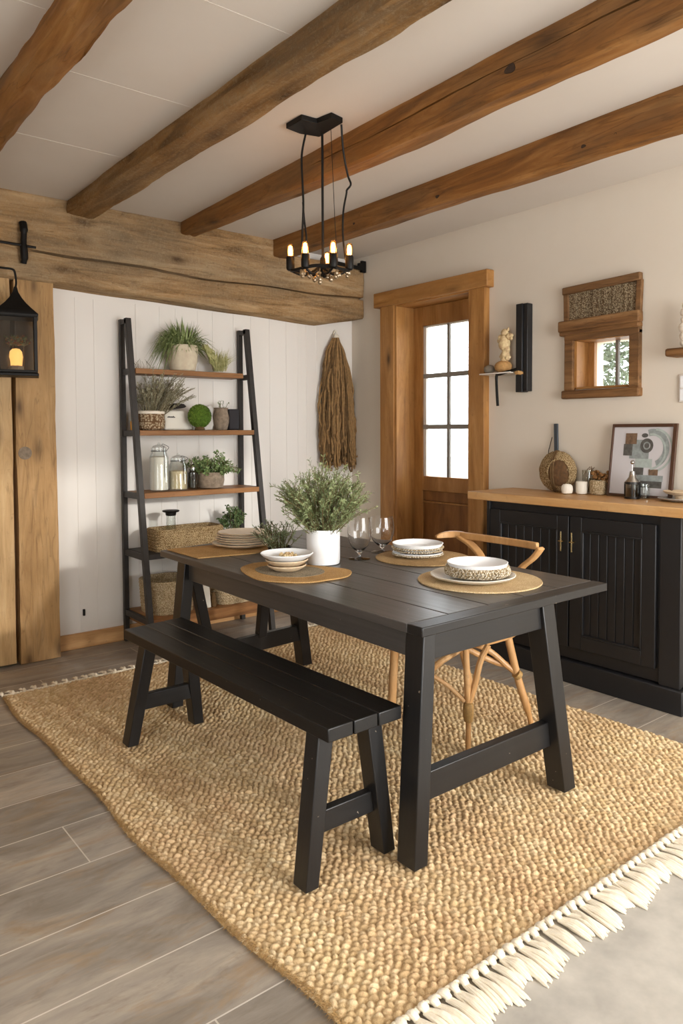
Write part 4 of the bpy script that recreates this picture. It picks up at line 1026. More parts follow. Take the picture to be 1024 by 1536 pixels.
# ------------------------------------------------------------------ plants
def stems_leaves(base, n_st, spread, height, lean=(0, 0), leaf_n=26, L=.016, Wd=.004, r0=.03, curve=.5, seed=0, stem_r=.0012, up=.5, split=2, droop=0, hmin=.6, arc=None):
    rr = random.Random(seed); st = MB(); lf = MB(); B = Vector(base)
    for i in range(n_st):
        a = rr.uniform(*arc) if arc else rr.uniform(0, 2*PI)
        q = math.sqrt(rr.random()); rad = spread*q
        hh = height*rr.uniform(hmin, 1.0)*(1-.35*q*q)
        tip = B+Vector((math.cos(a)*rad+lean[0], math.sin(a)*rad+lean[1], hh))
        b0 = B+Vector((math.cos(a)*r0*q, math.sin(a)*r0*q, 0))
        mid = b0.lerp(tip, .5)+Vector((0, 0, hh*curve*.25))+Vector((rr.uniform(-1, 1), rr.uniform(-1, 1), 0))*spread*.08
        if droop: tip.z -= droop*q*hh
        pts = bez([b0, mid, tip], 6); st.tube(pts, [stem_r]*len(pts), 4, cap=False)
        branches = [pts]
        for s_ in range(split):
            k = rr.randint(4, len(pts)-4); p = pts[k]; d = (pts[k+1]-pts[k]).normalized()
            sd = Vector((rr.uniform(-1, 1), rr.uniform(-1, 1), rr.uniform(0, .8))).normalized()
            e = p+(d*.8+sd*.6).normalized()*hh*rr.uniform(.2, .4)
            bp = bez([p, p.lerp(e, .5)+Vector((0, 0, .006)), e], 4); st.tube(bp, stem_r*.8, 4, cap=False); branches.append(bp)
        for bp in branches:
            m = max(4, int(leaf_n*(1 if bp is pts else .5)))
            for j in range(m):
                t = lerp(.12, 1, j/(m-1))*(len(bp)-1); k = min(int(t), len(bp)-2); p = bp[k].lerp(bp[k+1], t-k); d = (bp[k+1]-bp[k]).normalized()
                sd = Vector((rr.uniform(-1, 1), rr.uniform(-1, 1), rr.uniform(-1, 1))); sd = (sd-d*sd.dot(d)).normalized()
                ld = (d*up+sd).normalized(); l = L*rr.uniform(.7, 1.2)
                lf.leafq(p, ld, ld.cross(sd+Vector((.1, .2, .3))).normalized(), l, Wd*rr.uniform(.8, 1.2))
    return st, lf
# vase with big rosemary bunch
VX, VY = 1.895, 2.495
vs_ = thing('plant_vase', 'white cylinder vase with a bushy green rosemary bunch in the middle of the table', 'potted plant', (VX, VY, TZ))
obj('vase', MB().lathe((VX, VY, TZ), [(.062, 0), (.069, .004), (.0715, .02), (.0715, .146), (.0705, .150), (.066, .150), (.064, .02), (0, .015)], 56), 'white', vs_)
st, lf = stems_leaves((VX, VY, TZ+.12), 120, .20, .31, leaf_n=34, L=.017, Wd=.0042, r0=.055, seed=3, split=3, up=.9, hmin=.5)
s2, l2 = stems_leaves((VX, VY, TZ+.12), 26, .26, .27, leaf_n=34, L=.016, Wd=.004, r0=.055, seed=9, split=2, up=1.0, hmin=.5)
st.add(s2.v, s2.f); lf.add(l2.v, l2.f)
obj('stems', st, 'stem', vs_); obj('foliage', lf, 'rosemary', vs_, smooth=0, kind='stuff')
obj('soil', MB().lathe((VX, VY, TZ+.11), [(.0, .0), (.064, .0), (.064, .012), (0, .02)], 32), 'soil', vs_)
# low lavender like pot behind
LP = (1.895, 2.83)
lp = thing('potted_herb', 'low grey green sprig herb behind the white vase at the back of the table', 'potted plant', (*LP, TZ))
obj('pot', MB().lathe((*LP, TZ), [(.045, 0), (.052, .004), (.055, .035), (.051, .035), (.048, .02), (0, .02)], 32), 'chrome_dark', lp)
st, lf = stems_leaves((LP[0]-.0, LP[1]+.0, TZ+.02), 46, .14, .155, leaf_n=24, L=.012, Wd=.0045, r0=.05, seed=13, split=1, up=.8, hmin=.45)
obj('stems', st, 'stem', lp); obj('foliage', lf, 'sage', lp, smooth=0, kind='stuff')

# ------------------------------------------------------------------ ladder shelf
LX, RX = 1.797, 2.632
ls = thing('ladder_shelf', 'dark metal A frame ladder shelf with five wooden boards against the back wall', 'shelf', (2.2, 4.25, 0))
def fy(z): return 4.315-.1486*(1.985-z)
for X in (LX, RX):
    obj('rear_post', MB().slant((X, 4.395, 0), (X-.004, 4.395, 1.99), .03, .03), 'steel', ls, bevel=.002)
    obj('front_post', MB().slant((X, fy(0)+.0, 0), (X, fy(1.99), 1.99), .034, .034), 'steel', ls, bevel=.002)
    obj('top_cap', MB().box(X-.017, X+.015, fy(1.97)-.015, 4.41, 1.955, 1.985), 'steel', ls, bevel=.002)
LEV = ((1.685, 4.245, 1.815, 2.565), (1.310, None, 1.775, 2.655), (.935, None, 1.815, 2.655), (.575, None, 1.815, 2.60), (.20, None, 1.815, 2.655))
for i, (z, yf, x0, x1) in enumerate(LEV):
    yf = yf or fy(z)-.018
    th = .032 if i < 4 else .068
    if i == 1: yf -= .0
    mat = 'shelfwood' if i != 3 else 'steel'
    if i < 4 and i != 1: x0, = (LX+.018,)
    if i == 1: x0 = LX+.018
    xr = min(x1, RX-.016)
    o = obj('shelf_board', MB().box(x0, xr, yf, 4.40, z-th, z), mat, ls, bevel=.003, label='dark metal tray shelf' if i == 3 else None)
    for X in (LX, RX):
        obj('side_bracket', MB().box(X-.011, X+.011, fy(z)+.012, 4.385, z-.036, z-.001), 'steel', ls, bevel=.002)

# shelf one : limestone pot with spiky plant
S1 = 1.686
px_, py_ = 2.165, 4.325
pl = thing('potted_plant', 'round pale limestone pot with a spiky green plant on the top shelf', 'potted plant', (px_, py_, S1))
obj('pot', MB().lathe((px_, py_, S1), [(.070, 0), (.078, .006), (.092, .06), (.097, .12), (.097, .158), (.094, .163), (.088, .160), (.086, .10), (0, .09)], 48), plain('CreamStonePot', '#cdbfa6', .8, 0, 25, .3, .4), pl)
obj('soil', MB().lathe((px_, py_, S1+.135), [(0, 0), (.087, 0), (.087, .012), (0, .018)], 30), 'soil', pl)
def blades(base, n, Lr, spreadf, seed, w=.007, arc=None, hang=0, rbase=.06):
    rr = random.Random(seed); mb = MB(); B = Vector(base)
    for i in range(n):
        a = rr.uniform(*arc) if arc else rr.uniform(0, 2*PI); el = rr.uniform(.05, 1.45)
        L = rr.uniform(*Lr); d = Vector((math.cos(a)*math.cos(el), math.sin(a)*math.cos(el)*spreadf, math.sin(el)))
        p0 = B+Vector((math.cos(a)*rbase*rr.random(), math.sin(a)*rbase*rr.random(), 0)); p1 = p0+d*L*.55; p2 = p0+d*L+Vector((0, 0, -(.35+hang)*L*math.cos(el)))
        sd = d.cross(Vector((0, 0, 1))); sd = (sd.normalized() if sd.length > .01 else Vector((1, 0, 0)))*w/2; up_ = Vector((0, 0, w*.25))
        if p2.y > D-.01: p2.y = D-.012
        if p1.y > D-.01: p1.y = D-.012
        mb.add([p0-sd*.6, p0+sd*.6, p1-sd, p1+up_, p1+sd, p2], [(0, 1, 4, 3), (0, 3, 2), (2, 3, 5), (3, 4, 5)])
    return mb
bm_ = blades((px_, py_, S1+.14), 330, (.10, .23), .6, 5, .011)
b2_ = blades((px_, py_, S1+.14), 170, (.14, .25), .5, 6, .009, (PI*.8, PI*1.25), .55); bm_.add(b2_.v, b2_.f)
b2_ = blades((px_, py_, S1+.14), 90, (.12, .24), .5, 8, .009, (-.4, .3), .2); bm_.add(b2_.v, b2_.f)
obj('foliage', bm_, 'spiky', pl, smooth=0, kind='stuff')
mb = MB()
rr = random.Random(4)
for i in range(330):
    b0 = Vector((2.43+rr.uniform(-.05, .03), 4.315+rr.uniform(-.03, .03), S1+.008+rr.uniform(0, .02)))
    a = rr.uniform(-.2, 1.0); L = rr.uniform(.08, .17)
    d = Vector((math.cos(a+.75+rr.uniform(-.9, .6))*.9, rr.uniform(-.25, .2), abs(math.sin(a+.75))+.25)).normalized(); p1 = b0+d*L*.6; p2 = b0+d*L+Vector((.012, 0, -.012))
    if i % 5 == 0: b0 = Vector((2.29+rr.uniform(-.01, .03), 4.28+rr.uniform(-.02, .02), S1+.16+rr.uniform(-.01, .02))); p1 = Vector((2.35+rr.uniform(-.02, .02), 4.28+rr.uniform(-.02, .02), S1+.10+rr.uniform(-.04, .04))); p2 = Vector((2.40+rr.uniform(-.02, .03), 4.30, S1+rr.uniform(.01, .05)))
    s_ = Vector((.0016, 0, .0016)); mb.add([b0-s_, b0+s_, p1-s_*1.4, p1+s_*1.4, p2], [(0, 1, 3, 2), (2, 3, 4)])
tag(obj('dried_grass_bunch', mb, 'drygrass', smooth=0), 'loose bunch of yellow green grass lying right of the limestone pot', 'grass bunch')
mb = MB()
for i in range(12):
    x = 1.88+rr.uniform(-.05, .06); mb.tube(bez([(x, 4.30, S1+.002), (x+rr.uniform(-.01, .01), 4.30, S1+.02), (x+rr.uniform(-.03, .03), 4.30, S1+rr.uniform(.03, .07))], 3), .0010, 4)
tag(obj('dried_twigs', mb, 'drystem'), 'few thin dry twigs at the left end of the top shelf', 'twigs')

# shelf two
S2 = 1.311
c = (1.915, 4.26)
dp = thing('dried_plant_pot', 'speckled brown pot of tall dried silvery stems on the second shelf', 'potted plant', (*c, S2))
obj('pot', MB().lathe((*c, S2), [(.062, 0), (.078, .01), (.086, .05), (.080, .09), (.082, .105), (.076, .107), (.070, .09), (0, .08)], 40, lambda a, z: 1+.015*math.sin(a*13+z*200)), weave('SpeckledClay', '#cbb99a', '#6e5238', 75, .95, .9), dp)
obj('rim', MB().lathe((*c, S2+.098), [(.078, 0), (.084, .002), (.085, .014), (.076, .020), (.070, .004)], 40), 'cream', dp)
st, lf = stems_leaves((c[0]+.02, c[1], S2+.09), 120, .19, .27, lean=(.07, 0), leaf_n=26, L=.013, Wd=.005, r0=.06, seed=23, split=2, up=1.0, hmin=.5)
for mb in (st, lf): mb.v = [(x, min(y, D-.01), z) for x, y, z in mb.v]
obj('stems', st, 'drystem', dp); obj('foliage', lf, leaf('SilverSeed', '#8d8a70', '#b9b59c'), dp, smooth=0, kind='stuff')
# white planter bag with dark lid
wb_ = thing('white_box', 'white tapered storage tub with small dark lettering on the second shelf', 'tub', (2.09, 4.27, S2))
mb = MB(); mb.slant((2.11, 4.325, S2), (2.095, 4.325, S2+.125), .20, .11, .17, .10); obj('tub', mb, 'candle', wb_, bevel=.012)
mb = MB()
for i, ch_ in enumerate((.5, .8, .6, .7, .6, .9, .5)):
    x = 2.030+i*.0075; mb.box(x, x+.0045, 4.2695, 4.2735, S2+.078, S2+.078+.012*ch_)
    mb.box(x, x+.007, 4.2695, 4.2735, S2+.078, S2+.0805)
obj('lettering', mb, 'chrome_dark', wb_, smooth=0)
dl = MB(); dl.lathe((0, 0, 0), [(.0, 0), (.055, 0), (.062, .006), (.05, .022), (.02, .032), (0, .034)], 28)
dl.v = [(2.095+a*1.4+c_*.0, 4.32+b*.75, S2+.132+c_*1.1+(a*.22)) for a, b, c_ in dl.v]
tag(obj('dark_hat', dl, plain('DarkBrownFelt', '#2e2723', .9), smooth=60), 'dark brown felt cap lying on the white storage tub', 'cap')
tp = thing('topiary_ball', 'bright green moss topiary ball on a small base on the second shelf', 'topiary', (2.215, 4.20, S2))
mb = MB(); mb.sphere((2.215, 4.200, S2+.088), .072, 40, 28, (1, .9, 1), lambda d: 1+.08*noise.noise(d*6)+.06*noise.noise(d*15))
obj('moss_ball', mb, 'moss', tp, smooth=80)
mb = MB()
for i in range(1500):
    d = Vector((rr.gauss(0, 1), rr.gauss(0, 1), rr.gauss(0, 1))).normalized(); p = Vector((2.215, 4.200, S2+.088))+Vector((d.x*.070, d.y*.063, d.z*.070)); sd = d.cross(Vector((rr.random(), rr.random(), rr.random()))).normalized()
    mb.leafq(p, (d+sd*.7).normalized(), sd.cross(d), .010, .005)
obj('moss_leaves', mb, leaf('MossLeaf', '#456018', '#7c9636'), tp, smooth=0, kind='stuff')
obj('base', MB().lathe((2.215, 4.200, S2), [(.030, 0), (.034, .004), (.026, .02), (.022, .026), (0, .026)], 24), 'strand2', tp)
sg = thing('stone_slab', 'pale jagged white stone slab leaning behind the moss ball', 'stone', (2.30, 4.32, S2))
mb = MB(); pts = [(2.22, 0), (2.365, 0), (2.385, .05), (2.375, .09), (2.39, .14), (2.36, .165), (2.33, .15), (2.30, .16), (2.27, .12), (2.24, .07)]
mb.prism(pts, 0, .03); mb.v = [(x, 4.31+zz+(y_*.12), S2+y_) for x, y_, zz in mb.v]; mb.f = [tuple(reversed(f)) for f in mb.f]
obj('slab', mb, plain('WhiteStone', '#d8d5d0', .8, 0, 14, .25, .5), sg, bevel=.006)
pc = thing('stone_vase', 'rough grey brown little vase holding one pale sprig on the second shelf', 'vase', (2.425, 4.30, S2))
obj('vase', MB().lathe((2.425, 4.30, S2), [(.034, 0), (.040, .006), (.050, .05), (.052, .085), (.044, .12), (.043, .138), (.049, .146), (.044, .147), (.038, .13), (0, .12)], 36, lambda a, z: 1+.025*math.sin(a*7+z*120)), 'potgrey', pc)
st, lf = stems_leaves((2.425, 4.30, S2+.12), 5, .05, .09, leaf_n=9, L=.014, Wd=.008, r0=.02, seed=31, split=0, up=.6)
obj('stems', st, 'stem', pc); obj('foliage', lf, 'sage', pc, smooth=0, kind='stuff')
db = MB(); db.box(2.487, 2.565, 4.30, 4.38, S2, S2+.14)
tag(obj('dark_jar', db, plain('CharcoalTin', '#28262a', .7), bevel=.008), 'dark charcoal square tin beside the rough little vase, by the right post', 'tin')
ob = thing('glue_bottle', 'small orange yellow bottle with grey spout at the left post of the second shelf', 'bottle', (1.822, 4.235, S2))
obj('bottle', MB().lathe((1.832, 4.33, S2), [(.015, 0), (.018, .003), (.018, .05), (.013, .060), (.008, .064), (0, .064)], 20), 'amber', ob)
obj('spout', MB().lathe((1.832, 4.33, S2+.062), [(.008, 0), (.009, .01), (.006, .06), (.003, .10), (0, .10)], 14), 'steel', ob)

# shelf three: jars
S3 = .936
def jar(name, label, c, r, h, fill, fh, mat='glass', clip=True, neck=.8, lidmat='glass'):
    j = thing(name, label, 'jar', (*c, S3))
    obj('glass', MB().lathe((*c, S3), [(r*.9, 0), (r, .006), (r, h*.72), (r*neck, h*.82), (r*neck, h*.88), (r*neck*.95, h*.88), (r*neck*.95, h*.82), (r*.95, h*.71), (r*.95, .01), (0, .008)], 36), mat, j)
    if fill: obj('contents', MB().lathe((*c, S3+.009), [(0, 0), (r*.93, 0), (r*.93, fh), (r*.5, fh+.006), (0, fh+.002)], 32), fill, j)
    obj('lid', MB().lathe((*c, S3+h*.885), [(r*neck, 0), (r*neck, .010), (r*neck*.75, .022), (r*.15, .03), (r*.12, .04), (0, .042)], 32), lidmat, j)
    if clip:
        w_ = MB(); w_.tube([(c[0]+r*neck*1.03*math.cos(a), c[1]+r*neck*1.03*math.sin(a), S3+h*.85) for a in [2*PI*k/24 for k in range(25)]], .0016, 5, cap=False)
        w_.tube(bez([(c[0]+r*neck, c[1]-.01, S3+h*.86), (c[0]+r*neck+.012, c[1]-.015, S3+h*.93), (c[0]+r*.3, c[1]-.02, S3+h*1.0), (c[0], c[1]-r*neck, S3+h*.97)], 4), .0016, 5)
        w_.tube([(c[0]+r*neck*.2, c[1]-r*neck*1.05, S3+h*.96), (c[0]+r*neck*.2, c[1]-r*1.02, S3+h*.3)], .0014, 5)
        obj('wire_clip', w_, 'steel', j)
    return j
jar('storage_jar', 'tall clear glass clip jar filled with white powder, leftmost on the third shelf', (1.955, 4.24), .058, .29, 'flour', .20)
jar('storage_jar', 'shorter glass clip jar of oats standing right of the tall powder jar', (2.075, 4.225), .058, .215, 'oats', .11)
jar('grey_bottle', 'small grey glass jar between the oat jar and the trailing plant pot', (2.185, 4.245), .034, .145, None, 0, 'glassgrey', False, .7, 'silver')
lw = thing('potted_plant', 'low rough grey pot with trailing green plant on the third shelf', 'potted plant', (2.315, 4.25, S3))
obj('pot', MB().lathe((2.315, 4.25, S3), [(.066, 0), (.078, .006), (.088, .05), (.087, .10), (.084, .104), (.078, .100), (.076, .07), (0, .06)], 44, lambda a, z: 1+.012*math.sin(a*9+z*150)), 'potgrey', lw)
st, lf = stems_leaves((2.315, 4.24, S3+.075), 60, .14, .16, leaf_n=12, L=.020, Wd=.013, r0=.06, seed=41, split=1, up=.5, hmin=.3)
s2, l2 = stems_leaves((2.315, 4.24, S3+.085), 16, .19, .13, leaf_n=12, L=.018, Wd=.012, r0=.06, seed=43, split=1, up=.5, hmin=.3, droop=.5, arc=(-.6, .3)); st.add(s2.v, s2.f); lf.add(l2.v, l2.f)
s2, l2 = stems_leaves((2.315, 4.24, S3+.085), 14, .20, .14, leaf_n=12, L=.018, Wd=.012, r0=.06, seed=44, split=1, up=.5, hmin=.5, arc=(2.7, 3.6)); st.add(s2.v, s2.f); lf.add(l2.v, l2.f)
for mb in (st, lf): mb.v = [(x, min(y, D-.01), z) for x, y, z in mb.v]
obj('stems', st, 'stem', lw); obj('foliage', lf, 'greenleaf', lw, smooth=0, kind='stuff')

# shelf four: long basket, jar with dark lid, plant
S4 = .576
def oval_basket(name, label, x0, x1, y0, y1, z0, h, mat, taper=.92, wall=.012, rows=9, cat='basket', sides=5):
    cx, cy = (x0+x1)/2, (y0+y1)/2; a, b = (x1-x0)/2, (y1-y0)/2; e = 2/sides; n = 64
    t_ = thing(name, label, cat, (cx, cy, z0))
    def ring(s_, z):
        out = []
        for k in range(n):
            q = 2*PI*k/n; c_, s__ = math.cos(q), math.sin(q)
            out.append((cx+a*s_*abs(c_)**e*(1 if c_ >= 0 else -1), cy+b*s_*abs(s__)**e*(1 if s__ >= 0 else -1), z))
        return out
    mb = MB(); vs = []; R = []
    nr = rows*4
    for i in range(nr+1):
        t = i/nr; s_ = lerp(taper, 1, t)*(1+.010*math.sin(t*rows*2*PI)); R.append(ring(s_, z0+h*t))
    for i in range(3): R.append(ring(lerp(1, 1-wall/b, (i+1)/3), z0+h+(.003 if i < 2 else -.001)))
    R.append(ring(taper*(1-wall/b), z0+.012))
    for r in R: vs += r
    fs = [(i*n+j, i*n+(j+1) % n, (i+1)*n+(j+1) % n, (i+1)*n+j) for i in range(len(R)-1) for j in range(n)]
    fs += [tuple(range(n-1, -1, -1)), tuple((len(R)-1)*n+j for j in range(n))]
    mb.add(vs, fs); obj('basket_body', mb, mat, t_, smooth=50)
    rm = MB(); rg_ = ring(1-wall/b*.5, z0+h+.002); rm.tube(rg_+[rg_[0]], wall*.6, 8, cap=False); obj('rim', rm, mat, t_)
    return t_
oval_basket('seagrass_basket', 'long low seagrass basket on the fourth shelf', 1.87, 2.34, 4.10, 4.30, S4, .125, 'seagrass', .96, .014, 7, sides=7)
gj = thing('lidded_glass', 'clear glass jar with flared dark lid standing in the long seagrass basket', 'jar', (2.02, 4.22, S4+.013))
obj('glass', MB().lathe((2.02, 4.22, S4+.014), [(.034, 0), (.036, .004), (.030, .10), (.028, .18), (.030, .20), (.029, .20), (.026, .18), (.030, .01), (0, .008)], 30), 'glass', gj)
obj('lid', MB().lathe((2.02, 4.22, S4+.205), [(.028, 0), (.032, .004), (.034, .020), (.050, .024), (.053, .030), (.05, .034), (0, .030)], 30), 'chrome_dark', gj)
bp = thing('potted_plant', 'small leafy green plant on the fourth shelf behind the stacked plates', 'potted plant', (2.47, 4.25, S4))
obj('pot', MB().lathe((2.47, 4.25, S4), [(.035, 0), (.042, .004), (.048, .07), (.045, .072), (.04, .05), (0, .05)], 30), 'potgrey', bp)
st, lf = stems_leaves((2.47, 4.25, S4+.05), 26, .10, .20, leaf_n=16, L=.02, Wd=.013, r0=.03, seed=51, split=2, up=.6, hmin=.5)
obj('stems', st, 'stem', bp); obj('foliage', lf, leaf('DeepGreenLeaf', '#3b4f2c', '#6f8556'), bp, smooth=0, kind='stuff')

# bottom shelf items
S5 = .201
oval_basket('seagrass_basket', 'large pale seagrass basket at the left of the bottom shelf', 1.83, 2.14, 4.06, 4.37, S5, .19, 'seagrasspale', .92, .014, 9, sides=3)
oval_basket('seagrass_basket', 'large pale woven basket at the right of the bottom shelf', 2.28, 2.60, 4.07, 4.36, S5, .15, 'seagrasspale', .95, .014, 8, sides=4)
mb = MB(); mb.slant((2.195, 4.14, S5), (2.195, 4.16, S5+.14), .05, .12)
tag(obj('white_book', mb, 'candle', bevel=.006), 'white book standing between the two big baskets of the bottom shelf', 'book')
mb = MB(); mb.lathe((2.245, 4.10, S5), [(.014, 0), (.018, .004), (.018, .05), (.012, .07), (.011, .09), (0, .09)], 18); tag(obj('brown_bottle', mb, 'strand2'), 'small brown bottle beside the white book on the bottom shelf', 'bottle')

# ------------------------------------------------------------------ hanging strand bundle on back wall
hb = thing('strand_bundle', 'long bundle of brown dried plant strands hanging on the back wall by the door', 'hanging bundle', (3.46, 4.37, 2.0))
mA, mB_ = MB(), MB(); rr = random.Random(77)
top = Vector((3.455, 4.385, 2.0))
for i in range(170):
    a = rr.uniform(-1, 1); dep = rr.uniform(0, 1)
    w = [.012, .07+.015*rr.random(), .135, .15, .16]
    hgt = rr.choice((rr.uniform(.70, .9), rr.uniform(.86, 1.0))); ph = rr.uniform(0, 6.28); amp = rr.uniform(.004, .014)
    pts = []
    for k in range(18):
        t = k/17; ww = np.interp(t, [0, .12, .35, .6, 1], [.02, .085, .135, .165, .175])
        x = top.x+.018*t+a*ww+amp*math.sin(ph+t*rr.choice((9, 11, 13)))*min(1, t*4)
        y = top.y+.02-(.03+.055*np.interp(t, [0, .2, 1], [.3, .8, 1]))*(1-a*a*.8)*dep-.008
        pts.append((x, min(y, D-.01), top.z-hgt*t+ (0 if t else 0)))
    if rr.random() < .4:
        e = pts[-1]; pts += [(e[0]+.012, e[1]-.005, e[2]-.008), (e[0]+.018, e[1], e[2]+.012)]
    (mA if rr.random() < .65 else mB_).tube(bez(pts, 2), rr.uniform(.0045, .0085), 6)
obj('strands', mA, 'strand', hb, kind='stuff'); obj('strands', mB_, 'strand2', hb, kind='stuff')
mb = MB(); mb.tube(bez([(3.44, 4.37, 2.0), (3.452, 4.37, 2.02), (3.47, 4.385, 2.025), (3.468, 4.40, 2.06), (3.455, 4.41, 2.03)], 5), .005, 8); mb.sphere((3.455, 4.37, 2.01), .02, 12, 8, (1.2, .8, .8), lump)
obj('string_loop', mb, 'string', hb, label='white string loop')

# ------------------------------------------------------------------ chandelier
pdn = thing('pendant_chandelier', 'black pendant chandelier with small glowing bulbs hanging by cords from the ceiling', 'lamp', (1.9, 2.55, ZC))
can = [(1.818, 2.642), (1.898, 2.652), (1.985, 2.628), (1.972, 2.447), (1.902, 2.434), (1.889, 2.52), (1.816, 2.526)]
obj('ceiling_mount', MB().prism(can, ZC-.022, ZC), 'iron', pdn, bevel=.002)
RH = Vector((math.cos(YAW), -math.sin(YAW), 0)); FH = Vector((math.sin(YAW), math.cos(YAW), 0))
# centre of the ring sits below the mount
CC = Vector((1.965, 2.60, 0)); LZ = 2.005
def cp_(a, b, z): v = CC+RH*a+FH*b; return (v.x, v.y, z)
def cordp(ps): return bez([cp_(*p) for p in ps], 6)
obj('cord', MB().tube(cordp([(-.060, 0, ZC-.02), (-.078, 0, 2.50), (-.075, 0, 2.38), (-.072, 0, 2.28), (-.078, 0, 2.15), (-.08, -.01, 2.06)]), .0048, 8), 'iron', pdn)
obj('cord', MB().tube(cordp([(-.074, 0, 2.30), (-.068, .01, 2.22), (-.060, .01, 2.15), (-.065, .01, 2.10)]), .004, 8), 'iron', pdn)
obj('rod', MB().tube([cp_(.012, 0, ZC-.02), cp_(.012, 0, 2.03)], .0055, 8), 'iron', pdn)
obj('cord', MB().tube(cordp([(.095, -.095, ZC-.02), (.103, -.05, 2.50), (.122, -.02, 2.41), (.135, -.02, 2.37), (.118, -.02, 2.345), (.116, -.02, 2.33), (.102, -.02, 2.25), (.10, -.01, 2.15), (.112, 0, 2.05)]), .0045, 8), 'iron', pdn)
obj('wire', MB().tube([cp_(.05, -.05, ZC-.02), cp_(.066, .0, 2.2), cp_(.078, .03, 2.04)], .0014, 6), 'iron', pdn)
ring_pts = [(-.13, -.0), (-.062, -.065), (.058, -.07), (.128, -.01), (.03, .075)]
fm = MB()
N = 48
fm.tube([cp_(.125*math.cos(2*PI*k/N), .072*math.sin(2*PI*k/N), LZ+.006*math.sin(6*PI*k/N)) for k in range(N+1)], .0075, 8, cap=False)
for k in range(5):
    a, b = ring_pts[k]; fm.tube(bez([cp_(.005, 0, LZ+.02), cp_(a*.5, b*.5, LZ-.02), cp_(a, b, LZ)], 5), .006, 8)
fm.sphere(cp_(.008, 0, LZ+.01), .022, 14, 10, (1, 1, .8)); fm.lathe(cp_(.012, 0, LZ+.02), [(.014, 0), (.012, .03), (.006, .04)], 14)
obj('ring_frame', fm, 'iron', pdn)
blb = []
for k, (a, b) in enumerate(ring_pts):
    zz = LZ+(.012, .008, .008, .012, -.004)[k]
    c_ = cp_(a, b, zz)
    s_ = MB().lathe(c_, [(.010, -.014), (.016, -.010), (.0185, -.002), (.0185, .044), (.0165, .048), (0, .048)], 20); so = obj('socket', s_, 'iron', pdn)
    bm2 = MB().lathe((c_[0], c_[1], c_[2]+.048), [(.0135, 0), (.015, .006), (.0152, .040), (.0125, .050), (.006, .055), (0, .056)], 20); obj('bulb', bm2, 'bulbglass', pdn)
    fl_ = MB().lathe((c_[0], c_[1], c_[2]+.052), [(.004, -.003), (.0095, .002), (.0108, .022), (.0085, .040), (0, .046)], 14); obj('filament', fl_, 'bulb', pdn)
mb = MB(); rr = random.Random(9)
for (a, b, dz) in ((.0, -.05, -.05), (.075, -.06, -.03), (-.075, -.05, -.025), (.12, 0, -.015), (-.02, .05, -.02), (.04, .03, -.02), (-.05, .01, -.015)):
    x, y, z = cp_(a, b, LZ+dz)
    for k in range(5): mb.sphere((x+rr.uniform(-.008, .008), y+rr.uniform(-.008, .008), z+rr.uniform(-.014, .014)), rr.uniform(.006, .011), 8, 6, (1, 1, 1.2))
    mb.tube([(x, y, z), cp_(a, b, LZ)], .002, 5)
obj('crystal_drops', mb, plain('AmberCrystal', '#8a7355', .15, .3, Specular_IOR_Level=.8), pdn)

# ------------------------------------------------------------------ lantern
LC = Vector((1.118, 4.165, 0))
ln = thing('hanging_lantern', 'black glass lantern with curved roof hanging from an iron arm at left', 'lantern', (LC.x, LC.y, 1.60))
def lq(a, b, z): v = LC+RH*a+FH*b; return Vector((v.x, v.y, z))
cn_ = [lq(-.058, -.12, 0), lq(.118, -.025, 0), lq(.058, .12, 0), lq(-.118, .025, 0)]
def sq(s_, z): return [(LC.x+(p.x-LC.x)*s_, LC.y+(p.y-LC.y)*s_, z) for p in cn_]
def quadstack(levels):
    vs = []
    for s_, z in levels: vs += sq(s_, z)
    k = len(levels); fs = [(i*4+j, i*4+(j+1) % 4, (i+1)*4+(j+1) % 4, (i+1)*4+j) for i in range(k-1) for j in range(4)]+[(3, 2, 1, 0), tuple((k-1)*4+j for j in range(4))]
    return MB().add(vs, fs)
obj('base', quadstack([(1.08, 1.598), (1.08, 1.612), (1.0, 1.616), (1.0, 1.630)]), 'iron', ln, bevel=.002)
obj('roof', quadstack([(1.0, 1.905), (1.10, 1.918), (1.10, 1.926), (.80, 1.955), (.52, 1.985), (.30, 2.015), (.14, 2.045), (.08, 2.07), (.06, 2.075)]), 'iron', ln, smooth=50)
for p in cn_:
    q = LC+(Vector((p.x, p.y, 0))-LC)*.93; obj('corner_post', MB().slant((q.x, q.y, 1.625), (q.x, q.y, 1.91), .018, .018), 'iron', ln, bevel=.002)
for j in range(4):
    a, b = sq(.93, 0)[j], sq(.93, 0)[(j+1) % 4]
    obj('glass_pane', MB().bar((lerp(a[0], b[0], .06), lerp(a[1], b[1], .06), 1.768), (lerp(a[0], b[0], .94), lerp(a[1], b[1], .94), 1.768), .003, .275), 'lanternpane', ln, smooth=0)
mb = MB(); mb.tube(bez([(LC.x, LC.y, 2.07), (LC.x+.004, LC.y, 2.10), (LC.x-.002, LC.y, 2.15), (LC.x-.015, LC.y, 2.165), (LC.x-.06, LC.y+.01, 2.168), (LC.x-.20, LC.y+.05, 2.175), (LC.x-.38, LC.y+.125, 2.18)], 5), .006, 8)
obj('hanging_arm', mb, 'iron', ln)
cdl = thing('pillar_candle', 'glowing amber round candle inside the lantern', 'candle', (LC.x, LC.y, 1.631))
cw_ = lq(.005, -.02, 1.631)
obj('wax', MB().lathe(cw_, [(.026, 0), (.028, .02), (.03, .05), (.034, .07), (.030, .098), (.018, .112), (0, .115)], 24, lambda a, z: 1+.04*math.sin(3*a+z*60)), 'glow', cdl)
obj('foot', MB().lathe(tuple(lq(.005, -.02, 1.6305)), [(.038, 0), (.036, .02), (.027, .024), (.027, .0)], 24, lambda a, z: 1+.08*math.sin(7*a)), 'creamrim', cdl)
